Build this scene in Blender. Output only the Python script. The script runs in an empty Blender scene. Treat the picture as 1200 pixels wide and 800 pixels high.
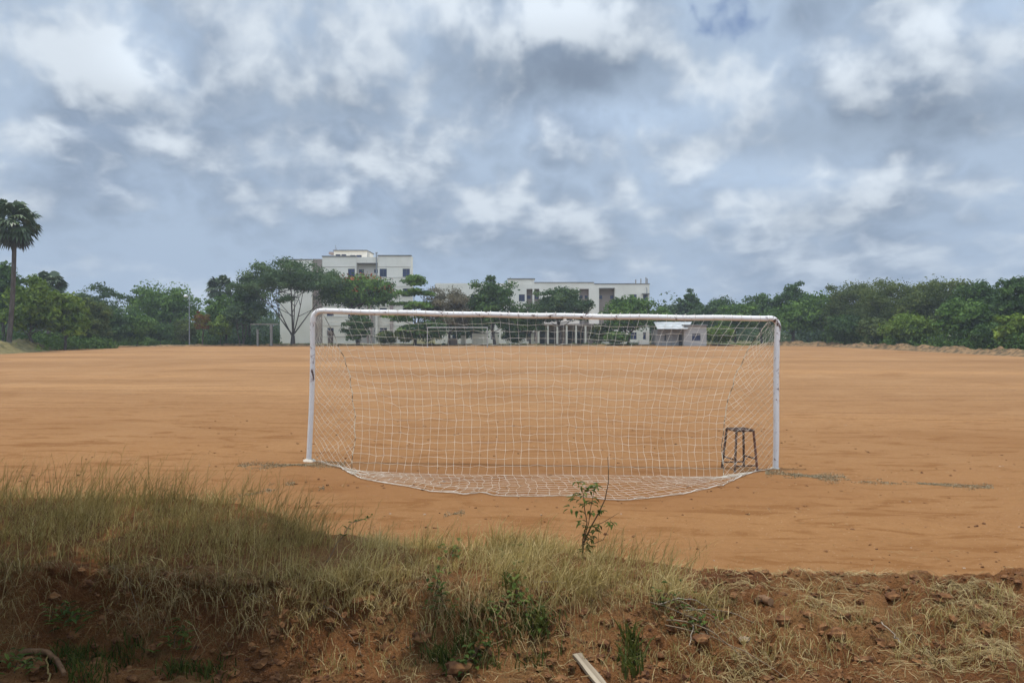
import bpy, math, random
import numpy as np
from mathutils import Vector, Matrix

SC = bpy.context.scene
COL = SC.collection
# ------------------------------------------------------------------ camera
FPX, CX, CY, HOR = 900.0, 600.0, 400.0, 387.0          # focal length in pixels of a 1200 x 800 picture
EYE = 2.155
PITCH = math.atan((CY - HOR) / FPX)
cam = bpy.data.cameras.new('camera'); cam.lens = 27.0; cam.sensor_width = 36.0
cam.clip_start = 0.05; cam.clip_end = 3000
cam_o = bpy.data.objects.new('camera', cam); COL.objects.link(cam_o)
cam_o.location = (0, 0, EYE); cam_o.rotation_euler = (math.radians(90) - PITCH, 0, 0)
SC.camera = cam_o
# ------------------------------------------------------------------ exposure
SC.view_settings.view_transform = 'Standard'
SC.view_settings.look = 'None'
SC.view_settings.exposure = 0.0
SC.view_settings.gamma = 1.0
# ------------------------------------------------------------------ sun
SUN_DIR = Vector((0.44, -0.06, -2.44)).normalized()      # direction the light travels
sun = bpy.data.lights.new('sun', 'SUN'); sun.energy = 2.75; sun.angle = math.radians(0.55)
sun.color = (1.0, 0.955, 0.88)
sun_o = bpy.data.objects.new('sun', sun); COL.objects.link(sun_o)
sun_o.rotation_euler = SUN_DIR.to_track_quat('-Z', 'Y').to_euler()
sun_o.location = (-10, 0, 60)
SUN_EL = math.asin(-SUN_DIR.z)
SUN_AZ = math.atan2(-SUN_DIR.x, -SUN_DIR.y)              # clockwise from +Y
# ------------------------------------------------------------------ sky (clouds placed by direction)
def build_world():
    w = bpy.data.worlds.new('World'); SC.world = w; w.use_nodes = True
    nt = w.node_tree; nt.nodes.clear(); N = nt.nodes; L = nt.links
    def nd(t, **k):
        n = N.new(t)
        for a, b in k.items(): setattr(n, a, b)
        return n
    def m(op, a, b=None, c=None, clamp=False):
        n = nd('ShaderNodeMath', operation=op); n.use_clamp = clamp
        for i, v in enumerate((a, b, c)):
            if v is None: continue
            if isinstance(v, (int, float)): n.inputs[i].default_value = v
            else: L.new(v, n.inputs[i])
        return n.outputs[0]
    def vm(op, a, b=None, s=None):
        n = nd('ShaderNodeVectorMath', operation=op)
        for i, v in enumerate((a, b)):
            if v is None: continue
            if isinstance(v, (tuple, list)): n.inputs[i].default_value = v
            else: L.new(v, n.inputs[i])
        if s is not None:
            if isinstance(s, (int, float)): n.inputs['Scale'].default_value = s
            else: L.new(s, n.inputs['Scale'])
        return n
    def mix(f, a, b):
        n = nd('ShaderNodeMix', data_type='RGBA')
        if isinstance(f, (int, float)): n.inputs[0].default_value = f
        else: L.new(f, n.inputs[0])
        for i, v in ((6, a), (7, b)):
            if isinstance(v, (tuple, list)): n.inputs[i].default_value = (*v, 1)
            else: L.new(v, n.inputs[i])
        return n.outputs[2]
    def sstep(x, lo, hi):
        n = nd('ShaderNodeMapRange', interpolation_type='SMOOTHSTEP')
        L.new(x, n.inputs[0]); n.inputs[1].default_value = lo; n.inputs[2].default_value = hi
        return n.outputs[0]
    sky = nd('ShaderNodeTexSky', sky_type='NISHITA'); sky.sun_disc = False
    sky.sun_elevation = SUN_EL; sky.sun_rotation = SUN_AZ; sky.air_density = 1.0; sky.dust_density = 1.0
    tc = nd('ShaderNodeTexCoord'); d = vm('NORMALIZE', tc.outputs['Generated']).outputs[0]
    sep = nd('ShaderNodeSeparateXYZ'); L.new(d, sep.inputs[0])
    zc = m('MAXIMUM', sep.outputs[2], 0.0)
    def field(up):
        """cloud density; up > 0 samples a little higher in the sky"""
        z = m('MULTIPLY_ADD', m('ADD', zc, 0.20), math.exp(up / 1.0), -0.20)
        k = m('DIVIDE', 1.65, m('SQRT', m('MAXIMUM', m('SUBTRACT', 1.0, m('MULTIPLY', sep.outputs[2], sep.outputs[2])), 0.02)))
        cx = m('MULTIPLY', sep.outputs[0], k); cy = m('MULTIPLY', sep.outputs[1], k)
        v = m('MULTIPLY', m('LOGARITHM', m('ADD', zc, 0.20), 2.718), 1.0)
        v = m('ADD', v, up + SKY['seed'])
        co = nd('ShaderNodeCombineXYZ'); L.new(cx, co.inputs[0]); L.new(cy, co.inputs[1]); L.new(v, co.inputs[2])
        n1 = nd('ShaderNodeTexNoise'); L.new(co.outputs[0], n1.inputs['Vector'])
        n1.inputs['Scale'].default_value = SKY['scale']; n1.inputs['Detail'].default_value = 8
        n1.inputs['Roughness'].default_value = 0.5; n1.inputs['Distortion'].default_value = 0.1
        def billow(off, sc, det):
            q = nd('ShaderNodeTexNoise'); L.new(vm('ADD', vm('ADD', co.outputs[0], off).outputs[0], vm('SCALE', n1.outputs['Color'], s=0.12).outputs[0]).outputs[0], q.inputs['Vector'])
            q.inputs['Scale'].default_value = SKY['scale'] * sc; q.inputs['Detail'].default_value = det; q.inputs['Roughness'].default_value = 0.5
            return m('ABSOLUTE', m('SUBTRACT', q.outputs['Fac'], 0.5))
        p = m('MULTIPLY_ADD', billow((7.3, 1.9, 4.4), 2.0, 2.0), SKY['puff'], n1.outputs['Fac'])
        return m('MULTIPLY_ADD', billow((1.3, 8.9, 2.4), 5.2, 3.0), SKY['puff2'], p), z
    def blobs(lst, z):
        acc = None
        cz = nd('ShaderNodeCombineXYZ')
        L.new(sep.outputs[0], cz.inputs[0]); L.new(sep.outputs[1], cz.inputs[1]); L.new(z, cz.inputs[2])
        for (px, py, rx, ry, amp) in lst:
            v = Vector(((px - CX) / FPX, 1, (HOR - py) / FPX)); s = v.length; v.normalize()
            df = vm('SUBTRACT', cz.outputs[0], tuple(v)).outputs[0]
            df = vm('MULTIPLY', df, (FPX * s / rx, FPX * s / rx * 0.6, FPX * s / ry)).outputs[0]
            dt = vm('DOT_PRODUCT', df, df).outputs['Value']
            g = m('MULTIPLY', m('POWER', 2.718, m('MULTIPLY', dt, -1.0)), amp)
            acc = g if acc is None else m('ADD', acc, g)
        return acc
    f0, z0 = field(0.0)
    f1, z1 = field(SKY['lift'])
    D0 = m('ADD', f0, blobs(SKY['blobs'], z0)); D1 = m('ADD', f1, blobs(SKY['blobs'], z1))
    low = m('POWER', m('SUBTRACT', 1.0, m('MINIMUM', m('MULTIPLY', zc, 4.2), 1.0)), 1.8)
    cover = sstep(m('MULTIPLY_ADD', low, 0.35, D0), SKY['lo'], SKY['hi'])
    # thick cloud is grey below, its sunlit tops (thinner just above) are white
    lit = sstep(m('SUBTRACT', D0, D1), SKY['l0'], SKY['l1'])
    thick = sstep(D0, SKY['t0'], SKY['t1'])
    body = mix(thick, SKY['thin'], SKY['dark'])
    cloud = mix(m('MULTIPLY', lit, SKY['litmax']), body, SKY['white'])
    bright = m('ADD', 1.0, blobs(SKY['tone'], z0))
    # cloud round the high sun glows several times brighter than at the horizon
    bright = m('MULTIPLY', bright, m('MULTIPLY_ADD', sstep(sep.outputs[2], 0.40, 0.97), SKY['zenith'], 1.0))
    bright = m('MULTIPLY', bright, m('MULTIPLY_ADD', sstep(m('MULTIPLY', sep.outputs[1], -1.0), -0.1, 0.8), SKY['back'], 1.0))  # extra sky brightness added behind the camera to light camera-facing sides
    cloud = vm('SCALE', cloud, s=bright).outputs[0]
    skyc = vm('MULTIPLY', sky.outputs[0], SKY['gap']).outputs[0]
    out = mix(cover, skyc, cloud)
    # thicker air toward the horizon
    hz = m('POWER', m('SUBTRACT', 1.0, m('MINIMUM', m('MULTIPLY', zc, 4.2), 1.0)), 1.8)
    out = mix(m('MULTIPLY', hz, 0.62), out, SKY['horizon'])
    w.cycles.sampling_method = 'MANUAL'; w.cycles.sample_map_resolution = 256
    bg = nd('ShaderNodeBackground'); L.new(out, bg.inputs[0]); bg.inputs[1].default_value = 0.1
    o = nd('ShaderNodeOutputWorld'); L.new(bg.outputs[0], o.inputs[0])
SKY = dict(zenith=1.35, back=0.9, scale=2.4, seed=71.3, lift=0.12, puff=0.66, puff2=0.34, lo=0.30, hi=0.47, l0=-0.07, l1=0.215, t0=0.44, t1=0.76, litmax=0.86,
           thin=(4.4, 5.5, 7.0), dark=(2.7, 3.45, 4.6), white=(7.7, 8.45, 9.2), horizon=(3.1, 4.1, 5.6), gap=(1.0, 1.0, 1.1),
           # (px, py, half width, half height, amount) of the cloud banks, as directions of the sky
           blobs=[(660, 45, 150, 60, .17), (1060, 95, 190, 55, .17), (420, 12, 60, 30, -.08), (855, 20, 50, 34, -.20),
                  (110, 80, 110, 60, .12), (370, 95, 100, 50, .10), (110, 160, 60, 16, .08), (210, 172, 50, 16, .08), (160, 228, 70, 20, .08), (430, 232, 60, 18, .09),
                  (650, 265, 130, 26, .09), (960, 235, 130, 24, .09), (880, 205, 140, 26, .05), (870, 262, 40, 16, .06)],
           tone=[(700, 138, 110, 26, .30), (655, 95, 130, 32, -.22), (1060, 145, 180, 32, -.22), (650, 10, 130, 22, .16), (1170, 12, 90, 24, .20), (180, 70, 45, 45, .22),
                 (160, 118, 60, 20, -.12), (370, 120, 90, 26, -.12), (650, 288, 120, 22, -.12), (960, 258, 110, 20, -.14), (880, 210, 130, 22, .14), (430, 228, 60, 14, .16),
                 (110, 155, 50, 12, .14), (160, 222, 60, 16, .14), (40, 250, 90, 40, -.06), (950, 70, 60, 24, .14), (870, 262, 40, 14, .12)])
build_world()

# ================================================================== helpers
def at(px, py, d):
    """pixel -> world point at distance d in front (y = d)"""
    v = Vector(((px - CX) / FPX, 1.0, -(py - CY) / FPX))
    c, s = math.cos(PITCH), math.sin(PITCH)
    v = Vector((v.x, v.y * c + v.z * s, -v.y * s + v.z * c))
    k = d / v.y
    return Vector((v.x * k, d, EYE + v.z * k))
def gz(x, y):
    x = np.asarray(x, float); y = np.asarray(y, float)
    t = np.clip((y - 16) / 30, 0, 1); t = 1 - t * t * (3 - 2 * t)
    return -0.0165 * 9 * np.tanh((x - 0.5) / 9) * t
def on_ground(px, py, lift=0.0):
    """pixel -> point on the field"""
    z = 0.0
    for _ in range(6):
        v = at(px, py, 10.0); k = (EYE - z) / (EYE - v.z)
        p = Vector((v.x * k, 10.0 * k, z)); z = float(gz(p.x, p.y))
    p.z = z + lift
    return p
def _hash(ix, iy, seed):
    h = (ix.astype(np.int64) * 374761393 + iy.astype(np.int64) * 668265263 + seed * 982451653) & 0xffffffff
    h = ((h ^ (h >> 13)) * 1274126177) & 0xffffffff
    h = (h ^ (h >> 16)) & 0xffff
    return h / 65535.0
def vnoise(x, y, seed=0):
    x = np.asarray(x, float); y = np.asarray(y, float)
    ix = np.floor(x); iy = np.floor(y); fx = x - ix; fy = y - iy
    fx = fx * fx * (3 - 2 * fx); fy = fy * fy * (3 - 2 * fy)
    a = _hash(ix, iy, seed); b = _hash(ix + 1, iy, seed); c = _hash(ix, iy + 1, seed); e = _hash(ix + 1, iy + 1, seed)
    return (a * (1 - fx) + b * fx) * (1 - fy) + (c * (1 - fx) + e * fx) * fy
def fbm(x, y, seed=0, octv=4, rough=0.5):
    s, a, t = 0.0, 1.0, 0.0
    for o in range(octv):
        s = s + a * (vnoise(x * 2 ** o, y * 2 ** o, seed + 17 * o) - 0.5); t += a; a *= rough
    return s / t * 2
class Geo:
    """collects vertices / faces (numpy) and links ONE mesh object"""
    def __init__(self): self.V = []; self.F = []; self.T = []; self.n = 0
    def add(self, V, F, tint=0.5):
        V = np.asarray(V, float).reshape(-1, 3); F = np.asarray(F, int)
        self.V.append(V); self.F.append(F + self.n)
        self.T.append(np.full(len(V), tint) if np.isscalar(tint) else np.asarray(tint, float))
        self.n += len(V)
    def box(self, a, b, tint=0.5):
        (x0, y0, z0), (x1, y1, z1) = a, b
        V = [(x0, y0, z0), (x1, y0, z0), (x1, y1, z0), (x0, y1, z0), (x0, y0, z1), (x1, y0, z1), (x1, y1, z1), (x0, y1, z1)]
        self.add(V, [(0, 3, 2, 1), (4, 5, 6, 7), (0, 1, 5, 4), (1, 2, 6, 5), (2, 3, 7, 6), (3, 0, 4, 7)], tint)
    def tube(self, P, R, sides=6, cap=True, tint=0.5):
        P = np.asarray(P, float); n = len(P)
        R = np.full(n, R) if np.isscalar(R) else np.asarray(R, float)
        T = np.gradient(P, axis=0); T /= np.linalg.norm(T, axis=1)[:, None] + 1e-9
        ref = np.array([0, 0, 1.0]) if abs(T[:, 2]).mean() < 0.8 else np.array([0, 1.0, 0])
        A = np.cross(T, ref); A /= np.linalg.norm(A, axis=1)[:, None] + 1e-9
        B = np.cross(T, A)
        th = np.arange(sides) * 2 * math.pi / sides + 0.4
        V = P[:, None, :] + R[:, None, None] * (np.cos(th)[None, :, None] * A[:, None, :] + np.sin(th)[None, :, None] * B[:, None, :])
        i = np.arange(n - 1)[:, None] * sides; k = np.arange(sides)[None, :]; k2 = (k + 1) % sides
        F = np.stack([i + k, i + k2, i + sides + k2, i + sides + k], -1).reshape(-1, 4)
        self.add(V.reshape(-1, 3), F, tint)
        if cap:
            for row in (0, n - 1):
                c = P[row]; ring = V[row]
                VV = np.vstack([ring, c[None]])
                FF = [(q, (q + 1) % sides, sides, sides) for q in range(sides)]
                self.F_tri(VV, [(f[0], f[1], f[2]) for f in FF], tint)
    def F_tri(self, V, F, tint=0.5):
        F = np.asarray(F, int); self.add(V, np.hstack([F, F[:, -1:]]), tint)    # degenerate marker
    def build(self, name, mat, parent=None, smooth=False):
        V = np.vstack(self.V); F = np.vstack(self.F); T = np.concatenate(self.T)
        tri = F[:, 2] == F[:, 3]
        cnt = np.where(tri, 3, 4); start = np.concatenate([[0], np.cumsum(cnt)[:-1]])
        keep = np.ones(F.shape, bool); keep[tri, 3] = False
        loops = F[keep]
        me = bpy.data.meshes.new(name)
        me.vertices.add(len(V)); me.vertices.foreach_set('co', V.ravel())
        me.loops.add(len(loops)); me.loops.foreach_set('vertex_index', loops.astype(np.int32))
        me.polygons.add(len(F)); me.polygons.foreach_set('loop_start', start.astype(np.int32))
        try: me.polygons.foreach_set('loop_total', cnt.astype(np.int32))
        except Exception: pass
        me.update(calc_edges=True)
        me.polygons.foreach_set('use_smooth', np.full(len(F), bool(smooth)))
        a = me.attributes.new('tint', 'FLOAT', 'POINT'); a.data.foreach_set('value', T.astype(np.float32))
        me.materials.append(mat)
        o = bpy.data.objects.new(name, me); COL.objects.link(o)
        if parent is not None: o.parent = parent
        return o
def tag(o, label=None, cat=None, group=None, kind=None):
    if label: o['label'] = label
    if cat: o['category'] = cat
    if group: o['group'] = group
    if kind: o['kind'] = kind
    return o
def thing(name, label, cat, loc=(0, 0, 0), group=None):
    o = bpy.data.objects.new(name, None); COL.objects.link(o); o.location = loc
    return tag(o, label, cat, group)

# ------------------------------------------------------------------ materials
def new_mat(name):
    mt = bpy.data.materials.new(name); mt.use_nodes = True
    nt = mt.node_tree; b = nt.nodes['Principled BSDF']
    b.inputs['Specular IOR Level'].default_value = 0.25
    return mt, nt, b
def ramp(nt, fac, stops):
    r = nt.nodes.new('ShaderNodeValToRGB'); nt.links.new(fac, r.inputs[0])
    e = r.color_ramp.elements
    while len(e) < len(stops): e.new(0.5)
    for k, (p, c) in zip(e, stops): k.position = p; k.color = (*c, 1)
    return r.outputs[0]
def noise(nt, vec, scale, detail=4, rough=0.55, dist=0.0, stretch=None):
    if stretch:
        mp = nt.nodes.new('ShaderNodeMapping'); nt.links.new(vec, mp.inputs[0]); mp.inputs['Scale'].default_value = stretch; vec = mp.outputs[0]
    n = nt.nodes.new('ShaderNodeTexNoise'); nt.links.new(vec, n.inputs['Vector'])
    n.inputs['Scale'].default_value = scale; n.inputs['Detail'].default_value = detail
    n.inputs['Roughness'].default_value = rough; n.inputs['Distortion'].default_value = dist
    return n.outputs['Fac']
def mixc(nt, f, a, b, mode='MIX'):
    n = nt.nodes.new('ShaderNodeMix'); n.data_type = 'RGBA'; n.blend_type = mode
    if isinstance(f, (int, float)): n.inputs[0].default_value = f
    else: nt.links.new(f, n.inputs[0])
    for i, v in ((6, a), (7, b)):
        if isinstance(v, (tuple, list)): n.inputs[i].default_value = (*v, 1)
        else: nt.links.new(v, n.inputs[i])
    return n.outputs[2]
def mth(nt, op, a, b=None):
    n = nt.nodes.new('ShaderNodeMath'); n.operation = op
    for i, v in enumerate((a, b)):
        if v is None: continue
        if isinstance(v, (int, float)): n.inputs[i].default_value = v
        else: nt.links.new(v, n.inputs[i])
    return n.outputs[0]
def mrange(nt, x, lo, hi, a=0.0, b=1.0):
    n = nt.nodes.new('ShaderNodeMapRange'); n.interpolation_type = 'SMOOTHSTEP'; nt.links.new(x, n.inputs[0])
    for i, v in ((1, lo), (2, hi), (3, a), (4, b)): n.inputs[i].default_value = v
    return n.outputs[0]
def ocoord(nt):
    return nt.nodes.new('ShaderNodeTexCoord').outputs['Object']
def attr(nt, nm='tint'):
    a = nt.nodes.new('ShaderNodeAttribute'); a.attribute_name = nm; return a.outputs['Fac']
def bump(nt, b, h, strength, dist):
    n = nt.nodes.new('ShaderNodeBump'); nt.links.new(h, n.inputs['Height']); n.inputs['Strength'].default_value = strength; n.inputs['Distance'].default_value = dist
    nt.links.new(n.outputs[0], b.inputs['Normal'])
def simple(name, c1, c2, scale=4, rough=0.8, bs=0.0, detail=5, lo=.35, hi=.65, metallic=0.0, stretch=None, bd=0.01):
    mt, nt, b = new_mat(name); v = ocoord(nt)
    f = noise(nt, v, scale, detail, stretch=stretch)
    nt.links.new(ramp(nt, f, [(lo, c1), (hi, c2)]), b.inputs['Base Color'])
    b.inputs['Roughness'].default_value = rough; b.inputs['Metallic'].default_value = metallic
    if bs: bump(nt, b, f, bs, bd)
    return mt
def foliage(name, dark, mid, light, trans=0.25, rough=0.6, spec=0.2):
    mt, nt, b = new_mat(name)
    col = ramp(nt, attr(nt), [(0.0, dark), (0.5, mid), (1.0, light)])
    nt.links.new(col, b.inputs['Base Color']); b.inputs['Roughness'].default_value = rough
    b.inputs['Specular IOR Level'].default_value = spec
    if trans:
        t = nt.nodes.new('ShaderNodeBsdfTranslucent')
        nt.links.new(mixc(nt, 0.6, col, (0.9, 1.0, 0.5), 'MULTIPLY'), t.inputs[0])
        mx = nt.nodes.new('ShaderNodeMixShader'); mx.inputs[0].default_value = trans
        nt.links.new(b.outputs[0], mx.inputs[1]); nt.links.new(t.outputs[0], mx.inputs[2])
        nt.links.new(mx.outputs[0], nt.nodes['Material Output'].inputs[0])
    return mt
M = {}
M['leaf_dark'] = foliage('leaf_dark', (0.029, 0.060, 0.017), (0.055, 0.106, 0.025), (0.099, 0.167, 0.036))
M['leaf_mid'] = foliage('leaf_mid', (0.043, 0.088, 0.017), (0.083, 0.155, 0.026), (0.154, 0.246, 0.044))
M['leaf_bright'] = foliage('leaf_bright', (0.062, 0.106, 0.015), (0.124, 0.189, 0.022), (0.218, 0.287, 0.040))
M['leaf_olive'] = foliage('leaf_olive', (0.051, 0.074, 0.019), (0.091, 0.123, 0.032), (0.154, 0.184, 0.047))
M['leaf_grey'] = foliage('leaf_grey', (0.092, 0.081, 0.045), (0.151, 0.129, 0.076), (0.232, 0.190, 0.115))
M['leaf_blue'] = foliage('leaf_blue', (0.036, 0.067, 0.025), (0.064, 0.110, 0.040), (0.112, 0.167, 0.057))
M['leaf_palm'] = foliage('leaf_palm', (0.029, 0.052, 0.019), (0.055, 0.088, 0.032), (0.118, 0.159, 0.057), trans=.12, rough=.4, spec=.4)
M['palm_dead'] = foliage('palm_dead', (.028, .030, .018), (.05, .05, .032), (.085, .08, .05), trans=.05)
M['flower_red'] = foliage('flower_red', (.20, .03, .02), (.35, .06, .03), (.45, .12, .06), trans=.2)
M['leaf_croton'] = foliage('leaf_croton', (.20, .035, .025), (.16, .13, .02), (.30, .27, .03), trans=.25)
M['bark'] = simple('bark', (.055, .042, .034), (.12, .098, .08), 5, .95, .4, stretch=(1, 1, .25))
M['bark_pale'] = simple('bark_pale', (.10, .085, .07), (.19, .17, .145), 5, .95, .3, stretch=(1, 1, .25))
M['wall_white'] = None

def wall_mat(name, c_hi, c_lo, streak=0.35):
    mt, nt, b = new_mat(name); v = ocoord(nt)
    f1 = noise(nt, v, .35, 4); f2 = noise(nt, v, 4.5, 5, stretch=(1, 1, .07)); f3 = noise(nt, v, 7, 4)
    c = ramp(nt, f1, [(.3, c_lo), (.65, c_hi)])
    c = mixc(nt, mrange(nt, f2, .52, .85, 0, streak * .55), c, tuple(k * .5 for k in c_lo))
    c = mixc(nt, mrange(nt, f3, .4, .8, 0, .15), c, tuple(k * .7 for k in c_lo))
    nt.links.new(c, b.inputs['Base Color']); b.inputs['Roughness'].default_value = .9
    return mt
M['wall_white'] = wall_mat('wall_white', (.82, .755, .645), (.72, .66, .55))
M['wall_cream'] = wall_mat('wall_cream', (.66, .61, .54), (.56, .51, .45))
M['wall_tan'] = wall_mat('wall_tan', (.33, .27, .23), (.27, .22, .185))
M['wall_hut_shade'] = wall_mat('wall_hut_shade', (.30, .29, .28), (.23, .22, .21))  # hut wall under the roof overhang, its shade put into the darker colour
M['wall_pink'] = wall_mat('wall_pink', (.40, .31, .27), (.32, .24, .21))
M['wall_hut'] = wall_mat('wall_hut', (.42, .40, .37), (.34, .32, .30))
M['concrete'] = wall_mat('concrete', (.27, .25, .22), (.19, .175, .15), .5)
M['roof_edge'] = wall_mat('roof_edge', (.22, .21, .20), (.15, .145, .14))
M['sheet_roof'] = simple('sheet_roof', (.30, .31, .30), (.46, .46, .45), 1.5, .6)
def glass_mat():
    mt, nt, b = new_mat('window_glass'); v = ocoord(nt)
    f = noise(nt, v, .6, 2)
    nt.links.new(ramp(nt, f, [(.4, (.014, .022, .060)), (.6, (.028, .045, .115))]), b.inputs['Base Color'])
    b.inputs['Roughness'].default_value = .12; b.inputs['Specular IOR Level'].default_value = .5
    return mt
M['glass'] = glass_mat()
M['dark_opening'] = simple('dark_opening', (.03, .03, .032), (.05, .048, .045), 2, .9)
M['door_wood'] = simple('door_wood', (.07, .04, .028), (.11, .065, .045), 6, .6)
M['frame_paint'] = simple('frame_paint', (.40, .39, .36), (.52, .5, .47), 6, .6)
M['metal_grey'] = simple('metal_grey', (.22, .23, .24), (.32, .33, .33), 6, .5, metallic=.3)
M['frame_dark'] = simple('frame_dark', (.05, .055, .07), (.09, .095, .11), 6, .5)
M['lamp_white'] = simple('lamp_white', (.78, .79, .8), (.85, .85, .85), 3, .3)

def paint_mat(name, base, rust_amt, grey):
    mt, nt, b = new_mat(name); v = ocoord(nt)
    f1 = noise(nt, v, 16, 7, .7, .5, stretch=(.5, 1, .45)); f2 = noise(nt, v, 26, 5, .7); f3 = noise(nt, v, 1.6, 3)
    c = ramp(nt, f3, [(.3, tuple(k * grey for k in base)), (.7, base)])
    c = mixc(nt, mrange(nt, f2, .52, .78, 0, .28), c, (.42, .37, .34))
    pin = mrange(nt, f1, .53, .64, 0, .35); c = mixc(nt, pin, c, (.50, .36, .32))
    flake = mrange(nt, f1, rust_amt, rust_amt + .03); c = mixc(nt, flake, c, (.10, .055, .04))
    fl2 = mrange(nt, f2, rust_amt + .07, rust_amt + .10); c = mixc(nt, fl2, c, (.13, .075, .055))
    nt.links.new(c, b.inputs['Base Color']); b.inputs['Roughness'].default_value = .55
    bump(nt, b, mth(nt, 'ADD', f1, f2), .25, .004)
    return mt
M['post_paint'] = paint_mat('post_paint', (.79, .78, .76), .605, .85)
M['bar_paint'] = paint_mat('bar_paint', (.80, .77, .74), .595, .9)
M['far_paint'] = simple('far_paint', (.30, .295, .28), (.42, .41, .39), 3, .6)
M['net_cord'] = simple('net_cord', (.42, .34, .24), (.76, .71, .61), 6, .85, lo=.3, hi=.6)
M['seam_cord'] = simple('seam_cord', (.07, .055, .04), (.50, .44, .34), 11, .85, lo=.44, hi=.5)
M['hem_cord'] = simple('hem_cord', (.40, .33, .25), (.74, .70, .62), 5, .85)
M['stool_metal'] = simple('stool_metal', (.06, .032, .022), (.30, .21, .15), 22, .8, .4, lo=.50, hi=.64)
M['stool_rust'] = simple('stool_rust', (.10, .035, .02), (.21, .10, .065), 24, .8, .4)
M['footing'] = simple('footing', (.50, .42, .32), (.66, .60, .50), 14, .95, .5)

# ground -----------------------------------------------------------
SOIL_A, SOIL_B = (.310, .166, .071), (.240, .122, .049)
def ground_mat():
    mt, nt, b = new_mat('red_soil'); v = ocoord(nt)
    sx = nt.nodes.new('ShaderNodeSeparateXYZ'); nt.links.new(v, sx.inputs[0])
    f1 = noise(nt, v, .12, 5, .55, .3, stretch=(.35, 1.2, 1))           # broad bands across the pitch
    f2 = noise(nt, v, .9, 6, .6, .4, stretch=(.22, 1.4, 1))             # drag marks
    f3 = noise(nt, v, 9, 5, .65); f4 = noise(nt, v, 60, 3, .7)
    c = ramp(nt, f1, [(.30, SOIL_B), (.52, SOIL_A), (.70, (.385, .205, .084))])
    c = mixc(nt, mrange(nt, f2, .52, .72, 0, .42), c, (.22, .105, .045))
    c = mixc(nt, mrange(nt, f2, .28, .46, .22, 0), c, (.41, .22, .095))
    c = mixc(nt, mrange(nt, f3, .35, .72, 0, .42), c, (.19, .092, .038))
    c = mixc(nt, mrange(nt, f4, .58, .75, 0, .5), c, (.17, .09, .045))
    c = mixc(nt, mrange(nt, f4, .40, .28, 0, .35), c, (.48, .30, .17))
    # straw and grey grit patches
    f5 = noise(nt, v, .7, 5, .65); f6 = noise(nt, v, 25, 3, .6)
    c = mixc(nt, mth(nt, 'MULTIPLY', mrange(nt, f5, .64, .74, 0, .7), mrange(nt, f6, .42, .6)), c, (.24, .19, .11))
    # large dusty and damp areas, a few old tyre tracks
    g1 = noise(nt, v, .22, 4, .6, .6); c = mixc(nt, mrange(nt, g1, .52, .70, 0, .25), c, (.42, .25, .12)); c = mixc(nt, mrange(nt, g1, .44, .30, 0, .45), c, (.20, .092, .032))
    def track(cx, cy, r, w, amt):
        dx = mth(nt, 'SUBTRACT', sx.outputs[0], cx); dy = mth(nt, 'SUBTRACT', sx.outputs[1], cy)
        d = mth(nt, 'SUBTRACT', mth(nt, 'SQRT', mth(nt, 'ADD', mth(nt, 'MULTIPLY', dx, dx), mth(nt, 'MULTIPLY', dy, dy))), r)
        d = mth(nt, 'ABSOLUTE', mth(nt, 'ADD', d, mth(nt, 'MULTIPLY', mth(nt, 'SUBTRACT', f2, .5), .5)))
        d = mth(nt, 'ABSOLUTE', mth(nt, 'SUBTRACT', d, .75))
        return mth(nt, 'MULTIPLY', mrange(nt, d, w, w * .3), mrange(nt, f3, .36, .56, 0, amt))
    for (cx, cy, r, w, amt) in ((0, 190, 165, .20, .5), (-6, -160, 181, .18, .5), (14, -120, 150, .22, .4), (20, 300, 246, .25, .45)):
        c = mixc(nt, track(cx, cy, r, w, amt), c, (.155, .070, .026))
    # scuffs and loose dark crumbs, stronger on the worn end near the goal
    near = mrange(nt, sx.outputs[1], 30, 8)
    f7 = noise(nt, v, 2.6, 6, .68, .8, stretch=(.35, 1.1, 1)); f8 = noise(nt, v, 34, 2, .5)
    c = mixc(nt, mth(nt, 'MULTIPLY', mrange(nt, f7, .50, .64, 0, .85), mth(nt, 'ADD', near, .35)), c, (.165, .070, .022))
    c = mixc(nt, mth(nt, 'MULTIPLY', mrange(nt, f8, .66, .72, 0, .8), near), c, (.10, .055, .028))
    c = mixc(nt, mth(nt, 'MULTIPLY', mrange(nt, f8, .335, .29, 0, .8), near), c, (.50, .36, .22))
    c = mixc(nt, mth(nt, 'MULTIPLY', near, .60), c, (.222, .098, .031))
    # trodden, damper earth round the goal mouth
    ex = mth(nt, 'MULTIPLY', mth(nt, 'SUBTRACT', sx.outputs[0], .6), .19); ey = mth(nt, 'MULTIPLY', mth(nt, 'SUBTRACT', sx.outputs[1], 10.9), .50)
    er = mth(nt, 'ADD', mth(nt, 'ADD', mth(nt, 'MULTIPLY', ex, ex), mth(nt, 'MULTIPLY', ey, ey)), mth(nt, 'MULTIPLY', f5, 1.1))
    c = mixc(nt, mrange(nt, er, 1.6, .7, 0, .42), c, (.200, .086, .030))
    # scrub ground outside the pitch
    e1 = mrange(nt, mth(nt, 'ADD', sx.outputs[1], mth(nt, 'MULTIPLY', f5, 6)), 108.5, 110.5)
    ax = mth(nt, 'ABSOLUTE', mth(nt, 'ADD', sx.outputs[0], 5.5)); e2 = mrange(nt, mth(nt, 'ADD', ax, mth(nt, 'MULTIPLY', f5, 4)), 52, 54)
    e = mth(nt, 'MAXIMUM', e1, e2)
    scr = ramp(nt, f3, [(.3, (.075, .085, .03)), (.55, (.15, .13, .06)), (.75, (.20, .14, .075))])
    c = mixc(nt, e, c, scr)
    nt.links.new(c, b.inputs['Base Color']); b.inputs['Roughness'].default_value = .95; b.inputs['Specular IOR Level'].default_value = .1
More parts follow.
